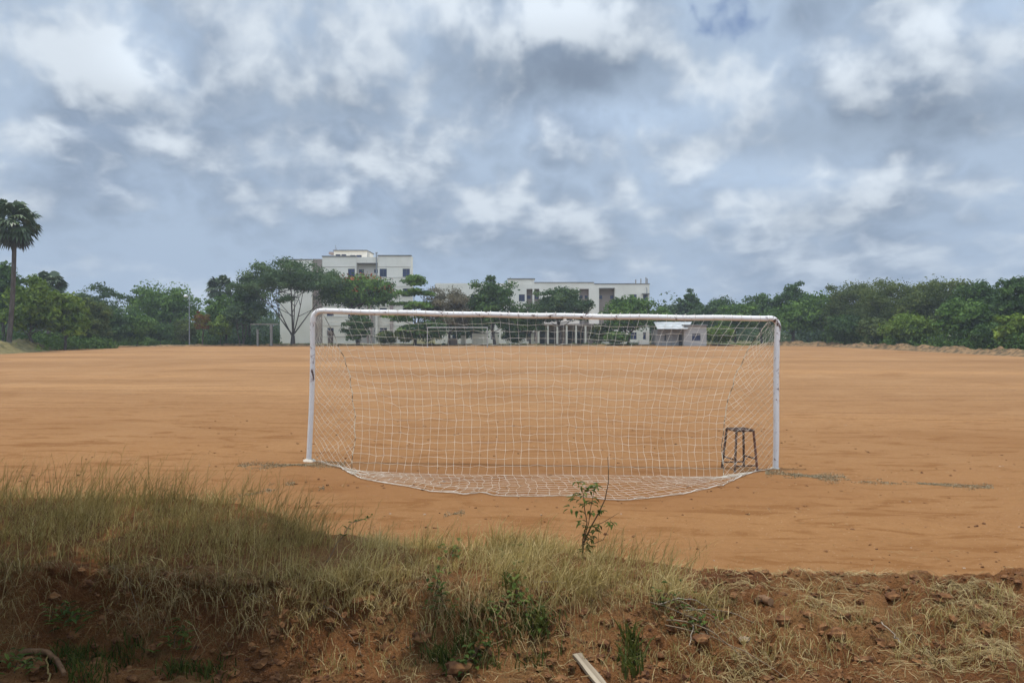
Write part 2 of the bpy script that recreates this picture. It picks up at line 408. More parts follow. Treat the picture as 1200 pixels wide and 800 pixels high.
    h = mth(nt, 'ADD', mth(nt, 'MULTIPLY', f3, .7), mth(nt, 'MULTIPLY', f4, .35)); h = mth(nt, 'ADD', h, mth(nt, 'MULTIPLY', f2, 1.6))
    bump(nt, b, h, .6, .035)
    return mt
M['soil'] = ground_mat()
def bank_mat():
    mt, nt, b = new_mat('bank_soil'); v = ocoord(nt)
    f1 = noise(nt, v, 1.1, 5, .6, .5); f2 = noise(nt, v, 7, 6, .65); f3 = noise(nt, v, 45, 4, .7); f4 = noise(nt, v, 3, 5, .7, .6)
    c = ramp(nt, f1, [(.32, (.115, .043, .017)), (.48, (.205, .086, .031)), (.68, (.265, .135, .052))])
    c = mixc(nt, mrange(nt, f2, .5, .75, 0, .55), c, (.075, .031, .015))
    c = mixc(nt, mrange(nt, f4, .54, .70, 0, .6), c, (.225, .145, .062))
    c = mixc(nt, mrange(nt, f3, .52, .72, 0, .5), c, (.10, .052, .028))
    c = mixc(nt, mrange(nt, f3, .42, .30, 0, .4), c, (.36, .215, .105))
    nt.links.new(c, b.inputs['Base Color']); b.inputs['Roughness'].default_value = .97; b.inputs['Specular IOR Level'].default_value = .08
    f5 = noise(nt, v, 110, 2, .6)
    c2 = mixc(nt, mrange(nt, f5, .60, .68, 0, .7), c, (.05, .024, .012)); c2 = mixc(nt, mrange(nt, f5, .38, .30, 0, .5), c2, (.34, .22, .12)); nt.links.new(c2, b.inputs['Base Color'])
    bump(nt, b, mth(nt, 'ADD', f2, mth(nt, 'MULTIPLY', f3, .6)), 1.0, .06)
    return mt
M['bank'] = bank_mat()
M['ridge'] = simple('ridge_soil', (.085, .060, .030), (.25, .150, .070), 1.9, .95, .6, bd=.1, lo=.40, hi=.60)
M['turf_bank'] = simple('turf_bank', (.085, .075, .028), (.20, .155, .062), 1.4, .95, .5, bd=.1)
M['grass_dry'] = foliage('grass_dry', (.15, .105, .038), (.42, .305, .120), (.70, .54, .27), trans=.40, rough=.7)
M['grass_green'] = foliage('grass_green', (.030, .042, .010), (.070, .085, .020), (.14, .14, .038), trans=.35, spec=.08)
M['straw'] = foliage('straw', (.12, .075, .028), (.27, .185, .075), (.46, .35, .175), trans=.15, rough=.7)
M['weed_leaf'] = foliage('weed_leaf', (.036, .058, .011), (.075, .112, .020), (.145, .18, .038), trans=.3, rough=.55, spec=.14)
M['stem_brown'] = simple('stem_brown', (.07, .038, .02), (.15, .095, .05), 20, .85)
M['stick_pale'] = simple('stick_pale', (.22, .17, .12), (.40, .33, .25), 18, .9, .3)
M['stick_root'] = simple('stick_root', (.13, .09, .055), (.26, .19, .12), 18, .9, .3)
M['stick_dark'] = simple('stick_dark', (.06, .045, .032), (.17, .13, .09), 18, .9, .3)
M['plank'] = simple('plank', (.17, .125, .08), (.42, .34, .24), 6, .9, .4, stretch=(.15, 6, 2))
M['clod'] = simple('clod_soil', (.085, .034, .015), (.235, .11, .042), 14, .97, .7, bd=.02)
M['stone'] = simple('stone', (.22, .14, .09), (.42, .32, .23), 10, .9, .4)
M['husk'] = simple('husk', (.10, .05, .025), (.22, .12, .06), 12, .9, .4)
M['grit'] = foliage('grit', (.10, .085, .045), (.25, .195, .11), (.46, .38, .25), trans=0, rough=.9)

# ================================================================== setting: ground
def build_ground():
    g = Geo()
    xs = np.unique(np.concatenate([np.linspace(-600, -30, 20), np.linspace(-30, 30, 61), np.linspace(30, 600, 20)]))
    ys = np.unique(np.concatenate([np.linspace(-300, -4, 8), np.linspace(-4, 50, 55), np.linspace(50, 900, 30)]))
    X, Y = np.meshgrid(xs, ys); Z = gz(X, Y)
    n, mx = X.shape
    i = (np.arange(n - 1)[:, None] * mx + np.arange(mx - 1)[None, :])
    F = np.stack([i, i + 1, i + mx + 1, i + mx], -1).reshape(-1, 4)
    g.add(np.stack([X, Y, Z], -1), F)
    tag(g.build('ground', M['soil'], smooth=True), kind='structure')
build_ground()

# bank in the foreground --------------------------------------------
BX = np.array([-6, -4.44, -3.33, -2.5, -1.5, -.83, 0, .83, 1.39, 1.94, 2.78, 4.44, 6])
BF = np.array([5.1, 5.05, 5.05, 5.0, 4.95, 4.95, 4.9, 4.9, 4.85, 4.85, 4.85, 4.9, 4.9])
BB = np.array([7.1, 7.1, 7.0, 6.9, 6.1, 5.75, 5.7, 5.6, 5.3, 5.05, 5.05, 5.15, 5.2])
BP = np.array([.60, .60, .60, .58, .53, .50, .50, .50, .50, .52, .54, .54, .54])
BL = np.array([.15, .15, .15, .16, .18, .20, .22, .26, .32, .36, .36, .36, .36])
BW = np.array([.35, .35, .35, .40, .50, .60, .65, .8, .9, 1.0, 1.0, 1.0, 1.0])
def sm(t): t = np.clip(t, 0, 1); return t * t * (3 - 2 * t)
def bank_z(x, y):
    x = np.asarray(x, float); y = np.asarray(y, float)
    F = np.interp(x, BX, BF) + .16 * fbm(x * 1.1, x * 0, 5, 3); B = np.interp(x, BX, BB) + .12 * fbm(x * 1.3, x * 0, 9, 3)
    P = np.interp(x, BX, BP); Lw = np.interp(x, BX, BL); W = np.interp(x, BX, BW)
    up = sm((y - (F - W)) / W); top = Lw + (P - Lw) * up
    dn = sm((y - B) / 1.0); base = gz(x, y) - .05
    z = top * (1 - dn) + base * dn
    face = np.clip(up * (1 - up) * 4, 0, 1)
    right = sm((x - .9) / 1.0)
    rough = (1 - dn * dn) * (.35 + .45 * sm((x - .9) / 1.0) + (.65 - .45 * sm((x - .9) / 1.0)) * np.maximum(face, .6 * (y < F)))
    crack = np.abs(fbm(x * 3.3 + .4 * fbm(x * 2, y * 2, 3, 2), y * 3.9, 51, 4, .55))
    z = z + rough * (.085 * fbm(x * 1.6, y * 1.6, 21, 4) + .085 * fbm(x * 5, y * 5, 31, 4, .6) * (.6 + .4 * right) + .026 * fbm(x * 19, y * 19, 41, 3, .6)
                     - .085 * np.clip(.16 - crack, 0, 1) / .16 * (1 - .3 * right))
    return np.where(dn >= .999, base, z)
def build_bank():
    xs = np.arange(-6, 6.001, .021); ys = np.concatenate([np.arange(0.0, 3.4, .06), np.arange(3.4, 5.7, .0135), np.arange(5.7, 8.6, .03)])
    X, Y = np.meshgrid(xs, ys); Z = bank_z(X, Y)
    # hollow out the cut face under the turf on the left
    P = np.interp(X, BX, BP); Lw = np.interp(X, BX, BL); rel = np.clip((Z - Lw) / (P - Lw), 0, 1)
    F = np.interp(X, BX, BF)
    amt = sm((1.1 - X) / 1.5) * sm((Y - (F - 1.0)) / .3) * sm((F + .25 - Y) / .2)
    lump = .6 + .8 * fbm(X * 2.3, Y * 2, 77, 3)
    Y2 = Y + .26 * amt * np.sin(np.pi * np.clip(rel, 0, 1)) * lump
    X2 = X + .03 * amt * fbm(X * 7, Z * 7, 88, 3)
    n, mx = X.shape
    i = (np.arange(n - 1)[:, None] * mx + np.arange(mx - 1)[None, :])
    Fc = np.stack([i, i + 1, i + mx + 1, i + mx], -1).reshape(-1, 4)
    g = Geo(); g.add(np.stack([X2, Y2, Z], -1), Fc)
    tag(g.build('earth_bank', M['bank'], smooth=True), kind='structure')
build_bank()
def on_bank(px, py):
    """pixel -> point on the foreground bank (first hit)"""
    ds = np.arange(2.5, 9, .01); q = at(px, py, 10.0)
    kx = q.x / 10; kz = (q.z - EYE) / 10
    x = kx * ds; z = EYE + kz * ds; h = bank_z(x, ds)
    hit = np.nonzero(z <= h)[0]
    j = hit[0] if len(hit) else len(ds) - 1
    return Vector((x[j], ds[j], h[j]))
# far edge: turned-up earth ridge on the right, grassy bank on the left
def ridge(name, pts, w, h, mat, seed):
    pts = np.array(pts, float); seg = np.concatenate([[0], np.cumsum(np.linalg.norm(np.diff(pts, axis=0), axis=1))])
    s = np.arange(0, seg[-1], .25); cx = np.interp(s, seg, pts[:, 0]); cy = np.interp(s, seg, pts[:, 1])
    tx, ty = np.gradient(cx), np.gradient(cy); l = np.hypot(tx, ty); nx, ny = -ty / l, tx / l
    k = np.linspace(-1, 1, 21)
    S, K = np.meshgrid(s, k, indexing='ij')
    hh = h * (.35 + 1.0 * np.clip(.5 + .9 * fbm(S * .6, K * .7, seed, 5, .7), 0, 1.3))
    end = sm(S / 6) * sm((seg[-1] - S) / 6)
    Z = hh * end * (np.cos(K * math.pi) * .5 + .5) + .28 * h * fbm(S * 1.6, K * 3.2, seed + 3, 4, .7) * (1 - abs(K))
    Z = np.maximum(Z, -.02); Z = np.where(np.abs(K) > .98, -.05, Z)
    X = cx[:, None] + nx[:, None] * K * w; Y = cy[:, None] + ny[:, None] * K * w
    n, mx = X.shape
    i = (np.arange(n - 1)[:, None] * mx + np.arange(mx - 1)[None, :])
    g = Geo(); g.add(np.stack([X, Y, Z], -1), np.stack([i, i + 1, i + mx + 1, i + mx], -1).reshape(-1, 4))
    return tag(g.build(name, mat, smooth=False), kind='structure')
ridge('earth_ridge', [(34, 111), (40, 108), (42.5, 100), (43, 82), (43, 60), (44, 40)], 1.3, .62, M['ridge'], 3)
ridge('grass_bank', [(-58, 92), (-53, 84), (-50, 76), (-48, 60), (-48, 45)], 3.2, 1.0, M['turf_bank'], 8)
ridge('field_kerb', [(-50, 99), (-40, 107.5), (-20, 108.5), (0, 108.7), (20, 108.6), (36, 108.2)], .8, .22, M['ridge'], 12)

# ================================================================== trees
def leaf_quads(rng, P, Nrm, size, aspect=.5):
    n = len(P)
    Nrm = Nrm / (np.linalg.norm(Nrm, axis=1)[:, None] + 1e-9)
    R = rng.normal(size=(n, 3)); A = np.cross(Nrm, R); A /= np.linalg.norm(A, axis=1)[:, None] + 1e-9
    B = np.cross(Nrm, A)
    s = size[:, None] if not np.isscalar(size) else np.full((n, 1), size)
    b = P - A * s * .5; t = P + A * s * .5
    l = P + B * s * aspect * .5 + Nrm * s * .12; r = P - B * s * aspect * .5 + Nrm * s * .12
    V = np.stack([b, l, t, r], 1).reshape(-1, 3)
    F = np.arange(n * 4).reshape(n, 4)
    return V, F
STY = {  # clusters, leaves/cluster, cluster radius share, leaf size, shell bias, flatten, crown shape power, base share
 'round':  dict(n=56, k=105, cr=.15, s=.50, shell=.5, flat=.85),
 'dense':  dict(n=72, k=110, cr=.145, s=.48, shell=.4, flat=.9),
 'open':   dict(n=80, k=72, cr=.11, s=.40, shell=.3, flat=.75),
 'spread': dict(n=150, k=78, cr=.085, s=.40, shell=.25, flat=.6),
 'feather':dict(n=120, k=95, cr=.12, s=.34, shell=.25, flat=.95),
 'thorn':  dict(n=110, k=95, cr=.10, s=.27, shell=.3, flat=.75),
 'tiers':  dict(n=64, k=72, cr=.11, s=.48, shell=.2, flat=.35),
 'bush':   dict(n=46, k=95, cr=.17, s=.42, shell=.4, flat=.85),
}
def crown_clusters(rng, st, W, H, z0, style):
    n = st['n']; out = []
    for i in range(n):
        while True:
            p = rng.uniform(-1, 1, 3); r = np.linalg.norm(p)
            if r < 1 and r > st['shell'] and not (p[2] < -.55 and style not in ('bush',)): break
        if style == 'tiers':
            lev = int(rng.integers(0, 5)); zz = -.8 + lev * .42; rr = [.95, 1.0, .8, .6, .3][lev]
            a = rng.uniform(0, 2 * math.pi); q = rr * math.sqrt(rng.uniform(.05, 1)); p = np.array([q * math.cos(a), q * math.sin(a), zz + rng.normal() * .05])
        if style == 'spread' and rng.uniform() < .7: p[2] = abs(p[2]) * .8 + .15 * (1 - (p[0] ** 2 + p[1] ** 2)) - .05
        cr = W * st['cr'] * rng.uniform(.65, 1.35)
        rx = max(W / 2 - cr * .8, .3); rz = max((H - z0) / 2 - cr * st['flat'] * .8, .2)
        wob = 1 + .14 * rng.normal()
        c = np.array([p[0] * rx * wob, p[1] * rx * .85, (z0 + H) / 2 + p[2] * rz * min(wob, 1.03)])
        out.append((c, cr))
    return out
def make_tree(name, label, cat, px, ytop, wpx, d, style, leaf, group=None, z0f=.28, seed=0, trunk=True, dx=0, red=0, bark='bark', stems=1, lk=1.0):
    rng = np.random.default_rng(seed * 7919 + int(px) * 31 + int(ytop))
    st = STY[style]; x = (px - CX) / FPX * d
    H = (HOR - ytop) / FPX * d + EYE; W = wpx / FPX * d
    z0 = H * z0f
    root = thing(name, label, cat, (x, d, float(gz(x, d))), group)
    cl = crown_clusters(rng, st, W, H, z0, style)
    P, Nn, S, T = [], [], [], []
    for c, cr in cl:
        k = int(st['k'] * rng.uniform(.6, 1.3) * lk)
        v = rng.normal(size=(k, 3)); v /= np.linalg.norm(v, axis=1)[:, None]
        low = v[:, 2] < -.35; v[low, 2] *= -.6
        pr = v * cr * (rng.uniform(.35, 1.12, (k, 1))); pr[:, 2] *= st['flat']
        P.append(c + pr); Nn.append(v + rng.normal(size=(k, 3)) * .55)
        S.append(st['s'] * rng.uniform(.55, 1.3, k))
        T.append(np.clip(rng.normal(.5, .24) + rng.normal(size=k) * .17, 0, 1))
    P = np.vstack(P); Nn = np.vstack(Nn); S = np.concatenate(S); T = np.concatenate(T)
    P[:, 2] = np.maximum(P[:, 2], .12)
    g = Geo(); V, F = leaf_quads(rng, P, Nn, S); g.add(V, F, np.repeat(T, 4))
    if trunk or style == 'bush':
        tg = Geo(); r0 = max(.06, .017 * H + .006 * W)
        if style == 'bush': r0 *= .45
        for sidx in range(stems):
            off = np.array([rng.uniform(-.6, .6) * (stems > 1), rng.uniform(-.4, .4) * (stems > 1), 0])
            fork = z0 + (.10 if style == 'spread' else .22) * (H - z0); fork = max(fork, .6)
            if style == 'spread': fork = z0 * .5
            bend = rng.normal(size=2) * .12
            zs = np.linspace(0, fork, 6); base = np.stack([off[0] + bend[0] * zs, off[1] + bend[1] * zs, zs], 1); base[0, 2] = -.15
            tg.tube(base, np.linspace(r0 * 1.15, r0 * .72, 6) / math.sqrt(stems), 8)
            tops = sorted(cl, key=lambda c: rng.uniform())[:(7 if style == 'spread' else 8)]
            for c, cr in tops:
                e = c.copy(); s = base[-1 if rng.uniform() < .6 else -2]
                mid = s * .5 + e * .5 + np.array([rng.normal() * .3, rng.normal() * .3, (-.10 if style == 'spread' else -.05) * H * .5])
                t = np.linspace(0, 1, 6)[:, None]
                pth = (1 - t) ** 2 * s + 2 * t * (1 - t) * mid + t ** 2 * e
                if style == 'spread':
                    for q in range(3):
                        c2, _ = cl[int(rng.integers(0, len(cl)))]; b0 = pth[2 + q]; dl = np.linalg.norm(c2 - b0)
                        if dl < W * .45: tg.tube([b0, (b0 + c2) / 2 + rng.normal(size=3) * .25, c2], [r0 * .16, r0 * .11, r0 * .05], 5, cap=False)
                tg.tube(pth, np.linspace(r0 * (.34 if style == 'spread' else .38), r0 * .07, 6), 5, cap=False)
        tg.build('trunk', M[bark], root, smooth=True)
    g.build('crown', M[leaf], root)
    if red:
        sel = np.nonzero((P[:, 2] > z0 + .55 * (H - z0)) & (rng.uniform(size=len(P)) < red) & (vnoise(P[:, 0] * .9, P[:, 2] * .9, 4) > .45))[0]
        f = Geo(); V, F = leaf_quads(rng, P[sel] + np.array([0, -.1, .12]), Nn[sel], S[sel] * .8, .8); f.add(V, F, np.repeat(rng.uniform(size=len(sel)), 4))
        f.build('blossom', M['flower_red'], root)
    return root
G_L, G_B, G_R = 'trees along the left field edge', 'trees in front of the buildings', 'trees along the right field edge'
TREES = [
 # name, label, cat, px, ytop, wpx, d, style, leaf, group, kwargs
 ('broadleaf_tree', 'dark broadleaf tree cut by the left picture edge behind the tall palm', 'tree', 4, 306, 60, 86, 'dense', 'leaf_dark', G_L, dict(z0f=.1)),
 ('broadleaf_tree', 'yellow-green broadleaf tree right beside the tall palm trunk', 'tree', 40, 318, 76, 82, 'dense', 'leaf_bright', G_L, dict(z0f=.0)),
 ('broadleaf_tree', 'lower yellow-green tree standing in front of the short fan palm', 'tree', 76, 341, 58, 84, 'dense', 'leaf_bright', G_L, dict(z0f=.0)),
 ('feathery_tree', 'pale olive feathery tree just right of the yellow-green trees', 'tree', 103, 347, 62, 92, 'feather', 'leaf_olive', G_L, dict(z0f=.0)),
 ('feathery_tree', 'dark sparse-topped tree rising between the short palm and the big dome tree', 'tree', 112, 332, 78, 114, 'open', 'leaf_blue', G_L, dict(z0f=.08, lk=1.3)),
 ('dark_shrub', 'dark rounded shrub at the field edge under the sparse-topped tree', 'shrub', 132, 360, 60, 101, 'bush', 'leaf_dark', G_L, dict(z0f=.0)),
 ('green_shrub', 'mid-green shrub at the foot of the big dome tree, on its left', 'shrub', 160, 362, 54, 104, 'bush', 'leaf_mid', G_L, dict(z0f=.0)),
 ('dome_tree', 'big dome-shaped bright green tree left of the street lamp', 'tree', 192, 328, 92, 117, 'dense', 'leaf_mid', G_L, dict(z0f=.03, lk=1.3)),
 ('green_shrub', 'low dark shrub directly under the big dome tree', 'shrub', 188, 374, 44, 108, 'bush', 'leaf_dark', G_L, dict(z0f=.0)),
 ('green_shrub', 'olive shrub at the foot of the street lamp', 'shrub', 216, 372, 34, 109, 'bush', 'leaf_olive', G_L, dict(z0f=.0)),
 ('croton_shrub', 'small shrub with red and yellow leaves right of the street lamp', 'shrub', 237, 364, 22, 106, 'open', 'leaf_croton', None, dict(z0f=.3, lk=.5)),
 ('broadleaf_tree', 'bright green tree in front of the far fan palm', 'tree', 264, 343, 54, 111, 'dense', 'leaf_mid', G_L, dict(z0f=.12)),
 ('green_shrub', 'yellowish green shrub under the tree by the far fan palm', 'shrub', 258, 368, 34, 107, 'bush', 'leaf_bright', G_L, dict(z0f=.15)),
 ('broadleaf_tree', 'dark green tree behind the concrete gate frame', 'tree', 292, 330, 58, 114, 'dense', 'leaf_dark', G_L, dict(z0f=.22)),
 ('broadleaf_tree', 'mid-green small tree left of the concrete gate frame', 'tree', 284, 352, 48, 108, 'round', 'leaf_blue', G_L, dict(z0f=.28, stems=3)),
 ('spreading_tree', 'large spreading tree with forked dark trunk before the tall white building', 'tree', 343, 298, 150, 110, 'spread', 'leaf_blue', G_B, dict(z0f=.22, lk=1.55)),
 ('flame_tree', 'flame tree with red blossom on top before the tall building', 'tree', 420, 319, 96, 112.5, 'dense', 'leaf_mid', G_B, dict(z0f=.34, red=.22, lk=1.1)),
 ('green_shrub', 'upright dark shrub under the flame tree behind the goal net', 'shrub', 421, 364, 40, 109, 'bush', 'leaf_dark', G_B, dict(z0f=.0)),
 ('almond_tree', 'tiered almond tree with bright leaves beside the tall building corner', 'tree', 486, 321, 80, 108, 'tiers', 'leaf_mid', G_B, dict(z0f=.08, lk=1.8)),
 ('green_shrub', 'low olive shrub at the foot of the tiered almond tree', 'shrub', 476, 382, 28, 107, 'bush', 'leaf_olive', G_B, dict(z0f=.0)),
 ('dark_shrub', 'dark green shrub behind the left post of the far goal', 'shrub', 505, 371, 44, 106, 'bush', 'leaf_dark', G_B, dict(z0f=.0)),
 ('dark_shrub', 'broad dark shrub behind the white walls of the far goal', 'shrub', 545, 369, 66, 119, 'bush', 'leaf_dark', G_B, dict(z0f=.0)),
 ('green_shrub', 'green shrub at the corner of the long verandah, right of the pale open tree', 'shrub', 703, 378, 30, 112, 'bush', 'leaf_olive', G_B, dict(z0f=.0)),
 ('dark_shrub', 'rounded dark shrub under the tall dense dark tree, left of the verandah', 'shrub', 602, 378, 40, 113, 'bush', 'leaf_dark', G_B, dict(z0f=.0)),
 ('green_shrub', 'low green shrub left of the dense bright tree by the long building', 'shrub', 722, 388, 34, 108, 'bush', 'leaf_mid', G_B, dict(z0f=.0)),
 ('green_shrub', 'low olive shrub at the left wall end of the tall building porch', 'shrub', 452, 386, 26, 109, 'bush', 'leaf_olive', G_B, dict(z0f=.0)),
 ('thorn_tree', 'grey-brown dome-shaped thorn tree behind the far goal', 'tree', 526, 334, 92, 111, 'thorn', 'leaf_grey', G_B, dict(z0f=.0, lk=2.2)),
 ('broadleaf_tree', 'tall dense dark tree between the thorn tree and the long building wing', 'tree', 580, 319, 68, 109, 'dense', 'leaf_dark', G_B, dict(z0f=.0, lk=1.5)),
 ('broadleaf_tree', 'small mid-green tree right of the tall dense dark tree', 'tree', 621, 357, 44, 113, 'dense', 'leaf_mid', G_B, dict(z0f=.12)),
 ('broadleaf_tree', 'pale open-crowned tree before the middle of the long building', 'tree', 658, 334, 86, 111, 'open', 'leaf_blue', G_B, dict(z0f=.2, lk=2.2)),
 ('broadleaf_tree', 'dense bright-leaved tree hiding the right end of the long building', 'tree', 736, 341, 68, 110, 'dense', 'leaf_mid', G_B, dict(z0f=.0, lk=1.4)),
 ('broadleaf_tree', 'small tree just left of the hut, beyond the long building end', 'tree', 778, 360, 36, 119, 'round', 'leaf_mid', G_B, dict(z0f=.1)),
 ('dark_tree', 'dark tree with a round raised top behind the hut', 'tree', 808, 338, 34, 138, 'dense', 'leaf_dark', G_R, dict(z0f=.1)),
 ('dark_tree', 'low far tree filling the gap behind the hut roof', 'tree', 790, 353, 56, 140, 'dense', 'leaf_blue', G_R, dict(z0f=.05)),
 ('dark_tree', 'long low dark tree right of the round-topped tree', 'tree', 848, 345, 74, 132, 'dense', 'leaf_dark', G_R, dict(z0f=.05)),
 ('broadleaf_tree', 'brighter green tree just right of the hut', 'tree', 862, 352, 54, 116, 'round', 'leaf_mid', G_R, dict(z0f=.1)),
 ('green_shrub', 'low green shrub against the right wall of the hut', 'shrub', 842, 380, 40, 107, 'bush', 'leaf_bright', G_R, dict(z0f=.0)),
 ('dark_tree', 'dark tree behind the right goal post top', 'tree', 893, 343, 60, 121, 'dense', 'leaf_dark', G_R, dict(z0f=.05)),
 ('dark_tree', 'tall dark round-headed tree right of the goal', 'tree', 930, 328, 54, 119, 'dense', 'leaf_dark', G_R, dict(z0f=.1)),
 ('broadleaf_tree', 'mid-green tree in front of the round-headed tree right of the goal', 'tree', 928, 352, 70, 111, 'round', 'leaf_mid', G_R, dict(z0f=.03)),
 ('broadleaf_tree', 'green tree bulging forward left of the dark acacia wood', 'tree', 968, 338, 70, 111, 'dense', 'leaf_mid', G_R, dict(z0f=.03)),
 ('acacia_tree', 'leftmost dark feathery acacia of the right-hand wood', 'tree', 1003, 326, 88, 107, 'feather', 'leaf_olive', G_R, dict(z0f=.03, lk=1.4)),
 ('acacia_tree', 'high olive acacia behind the yellow-green shrub', 'tree', 1050, 320, 96, 99, 'feather', 'leaf_olive', G_R, dict(z0f=.03, lk=1.4)),
 ('acacia_tree', 'broad olive acacia right of the high one', 'tree', 1105, 321, 98, 92, 'feather', 'leaf_olive', G_R, dict(z0f=.03, lk=1.4)),
 ('acacia_tree', 'darker acacia between the broad olive acacia and the right edge tree', 'tree', 1148, 324, 76, 85, 'feather', 'leaf_dark', G_R, dict(z0f=.03, lk=1.4)),
 ('dark_tree', 'tall dark tree at the right picture edge', 'tree', 1196, 311, 66, 76, 'dense', 'leaf_dark', G_R, dict(z0f=.05)),
 ('dark_shrub', 'dark shrub at the foot of the leftmost acacia', 'shrub', 990, 366, 60, 101, 'bush', 'leaf_dark', G_R, dict(z0f=.0)),
 ('dark_shrub', 'dark brownish shrub left of the yellow-green shrub', 'shrub', 1026, 370, 50, 95, 'bush', 'leaf_olive', G_R, dict(z0f=.0)),
 ('green_shrub', 'yellow-green shrub standing out before the dark acacias', 'shrub', 1066, 365, 74, 87, 'bush', 'leaf_bright', G_R, dict(z0f=.0)),
 ('broadleaf_tree', 'mid-green tree before the acacias right of the yellow-green shrub', 'tree', 1132, 348, 72, 79, 'round', 'leaf_mid', G_R, dict(z0f=.0)),
 ('green_shrub', 'bright green shrub low at the right picture edge', 'shrub', 1188, 363, 52, 69, 'bush', 'leaf_bright', G_R, dict(z0f=.0)),
 ('dark_shrub', 'dark shrub at the ridge between the mid-green tree and the right edge', 'shrub', 1158, 378, 44, 73, 'bush', 'leaf_dark', G_R, dict(z0f=.0)),
 ('dark_tree', 'dark tree half out of the picture at the far right', 'tree', 1240, 322, 80, 70, 'dense', 'leaf_dark', G_R, dict(z0f=.03)),
]
for i, (nm, lb, ct, px, yt, w, d, sty, lf, grp, kw) in enumerate(TREES):
    make_tree(nm, lb, ct, px, yt, w, d, sty, lf, group=grp, seed=i, **kw)

def leaf_mass(name, spots, mat, seed, s, k):
    """many low clumps nobody could count: spots = (x, y, radius, height)"""
    rng = np.random.default_rng(seed); g = Geo()
    for (x, y, r, h) in spots:
        n = int(k * rng.uniform(.7, 1.3)); v = rng.normal(size=(n, 3)); v /= np.linalg.norm(v, axis=1)[:, None]; v[:, 2] = abs(v[:, 2])
        P = v * rng.uniform(.4, 1.1, (n, 1)) * np.array([r, r, h]) + np.array([x, y, float(gz(x, y))])
        V, F = leaf_quads(rng, P, v + rng.normal(size=(n, 3)) * .6, s * rng.uniform(.6, 1.3, n))
        g.add(V, F, np.repeat(np.clip(rng.normal(.5, .2) + rng.normal(size=n) * .15, 0, 1), 4))
    return tag(g.build(name, mat), kind='stuff')
rng = np.random.default_rng(5)
sp = []
for i in range(150):                                        # wood behind, both sides
    px = rng.choice([rng.uniform(-80, 330), rng.uniform(760, 1330)]); d = rng.uniform(135, 175)
    h = rng.uniform(5.5, 8.5) * (1 if px > 300 or px < 90 else .75)
    sp.append(((px - CX) / FPX * d, d, rng.uniform(3, 5), h))
leaf_mass('far_wood', sp, M['leaf_blue'], 11, .7, 620)
sp = []
for i in range(190):                                        # undergrowth at the field edge
    u = rng.uniform()
    if u < .4: x, y = rng.uniform(-60, -34), rng.uniform(110, 116)
    elif u < .5: x, y = rng.uniform(-66, -55), rng.uniform(78, 108)
    else: x, y = rng.uniform(44.5, 49), rng.uniform(58, 112)
    sp.append((x, y, rng.uniform(.8, 2.2), rng.uniform(.8, 3.2)))
for i in range(46): sp.append((rng.uniform(-58, -48), rng.uniform(84, 94), rng.uniform(.7, 1.7), rng.uniform(.9, 2.3)))
leaf_mass('undergrowth', sp, M['leaf_mid'], 12, .34, 230)
sp = [(rng.uniform(8, 42), rng.uniform(109, 111.5), rng.uniform(.4, .9), rng.uniform(.2, .55)) for i in range(60)] + \
     [(rng.uniform(-34, 8), rng.uniform(109, 111.5), rng.uniform(.3, .7), rng.uniform(.1, .35)) for i in range(40)] + \
     [(rng.uniform(-57, -48), rng.uniform(60, 92), rng.uniform(.25, .7), rng.uniform(.5, 1.15)) for i in range(60)]
leaf_mass('edge_weeds', sp, M['leaf_bright'], 13, .16, 130)

def palm(label, px, ytop, rpx, d, seed, lean=0.0, skirt=True):
    rng = np.random.default_rng(seed)
    x = (px - CX) / FPX * d; H = (HOR - ytop) / FPX * d + EYE; R = rpx / FPX * d
    root = thing('palmyra_palm', label, 'palm', (x, d, 0.0), 'palmyra palms at the left')
    hub = np.array([0, 0, H - R * .95])
    zs = np.linspace(-.1, hub[2], 14)
    tr = np.stack([lean * ((hub[2] - zs) / hub[2]) ** 2 * -1, zs * 0, zs], 1)
    g = Geo(); g.tube(tr, np.interp(zs, [0, 1, hub[2]], [.30, .24, .19]), 10); g.build('trunk', M['bark'], root, smooth=True)
    def fan(G, az, el, L, fr, droop, tint):
        dirv = np.array([math.cos(az) * math.cos(el), math.sin(az) * math.cos(el), math.sin(el)])
        side = np.array([-math.sin(az), math.cos(az), 0]); up = np.cross(dirv, side) * -1
        tip = hub + dirv * L + np.array([0, 0, -droop * L])
        G.tube([hub, hub * .5 + tip * .5 + np.array([0, 0, .06 * L]), tip], [.045, .03, .02], 4, tint=tint)
        roll = rng.normal() * .5; s2 = side * math.cos(roll) + up * math.sin(roll); u2 = np.cross(s2, dirv)
        nb = 15
        for j in range(nb):
            a = (j / (nb - 1) - .5) * 4.3; ln = fr * (1 - .25 * abs(a) / 2.2) * rng.uniform(.85, 1.1)
            v = dirv * math.cos(a) + s2 * math.sin(a); v2 = -dirv * math.sin(a) + s2 * math.cos(a)
            w = fr * .11
            b = tip; m1 = tip + v * ln * .6 + u2 * .05; e = tip + v * ln * .94 + np.array([0, 0, -.30 * ln - abs(rng.normal()) * .10])
            G.add([b, m1 + v2 * w, e, m1 - v2 * w], [(0, 1, 2, 3)], np.clip(tint + rng.normal() * .12, 0, 1))
    g = Geo()
    for i in range(56):
        el = math.asin(rng.uniform(-.75, 1.0)); az = rng.uniform(0, 2 * math.pi)
        fan(g, az, el, R * .5 * rng.uniform(.85, 1.1), R * .46 * rng.uniform(.85, 1.1), .05, rng.uniform(.2, .8))
    g.build('crown', M['leaf_palm'], root)
    if skirt:
        g = Geo()
        for i in range(16):
            fan(g, rng.uniform(0, 2 * math.pi), rng.uniform(-1.25, -.75), R * .55, R * .34, .1, rng.uniform(.2, .8))
        g.build('dead_skirt', M['palm_dead'], root)
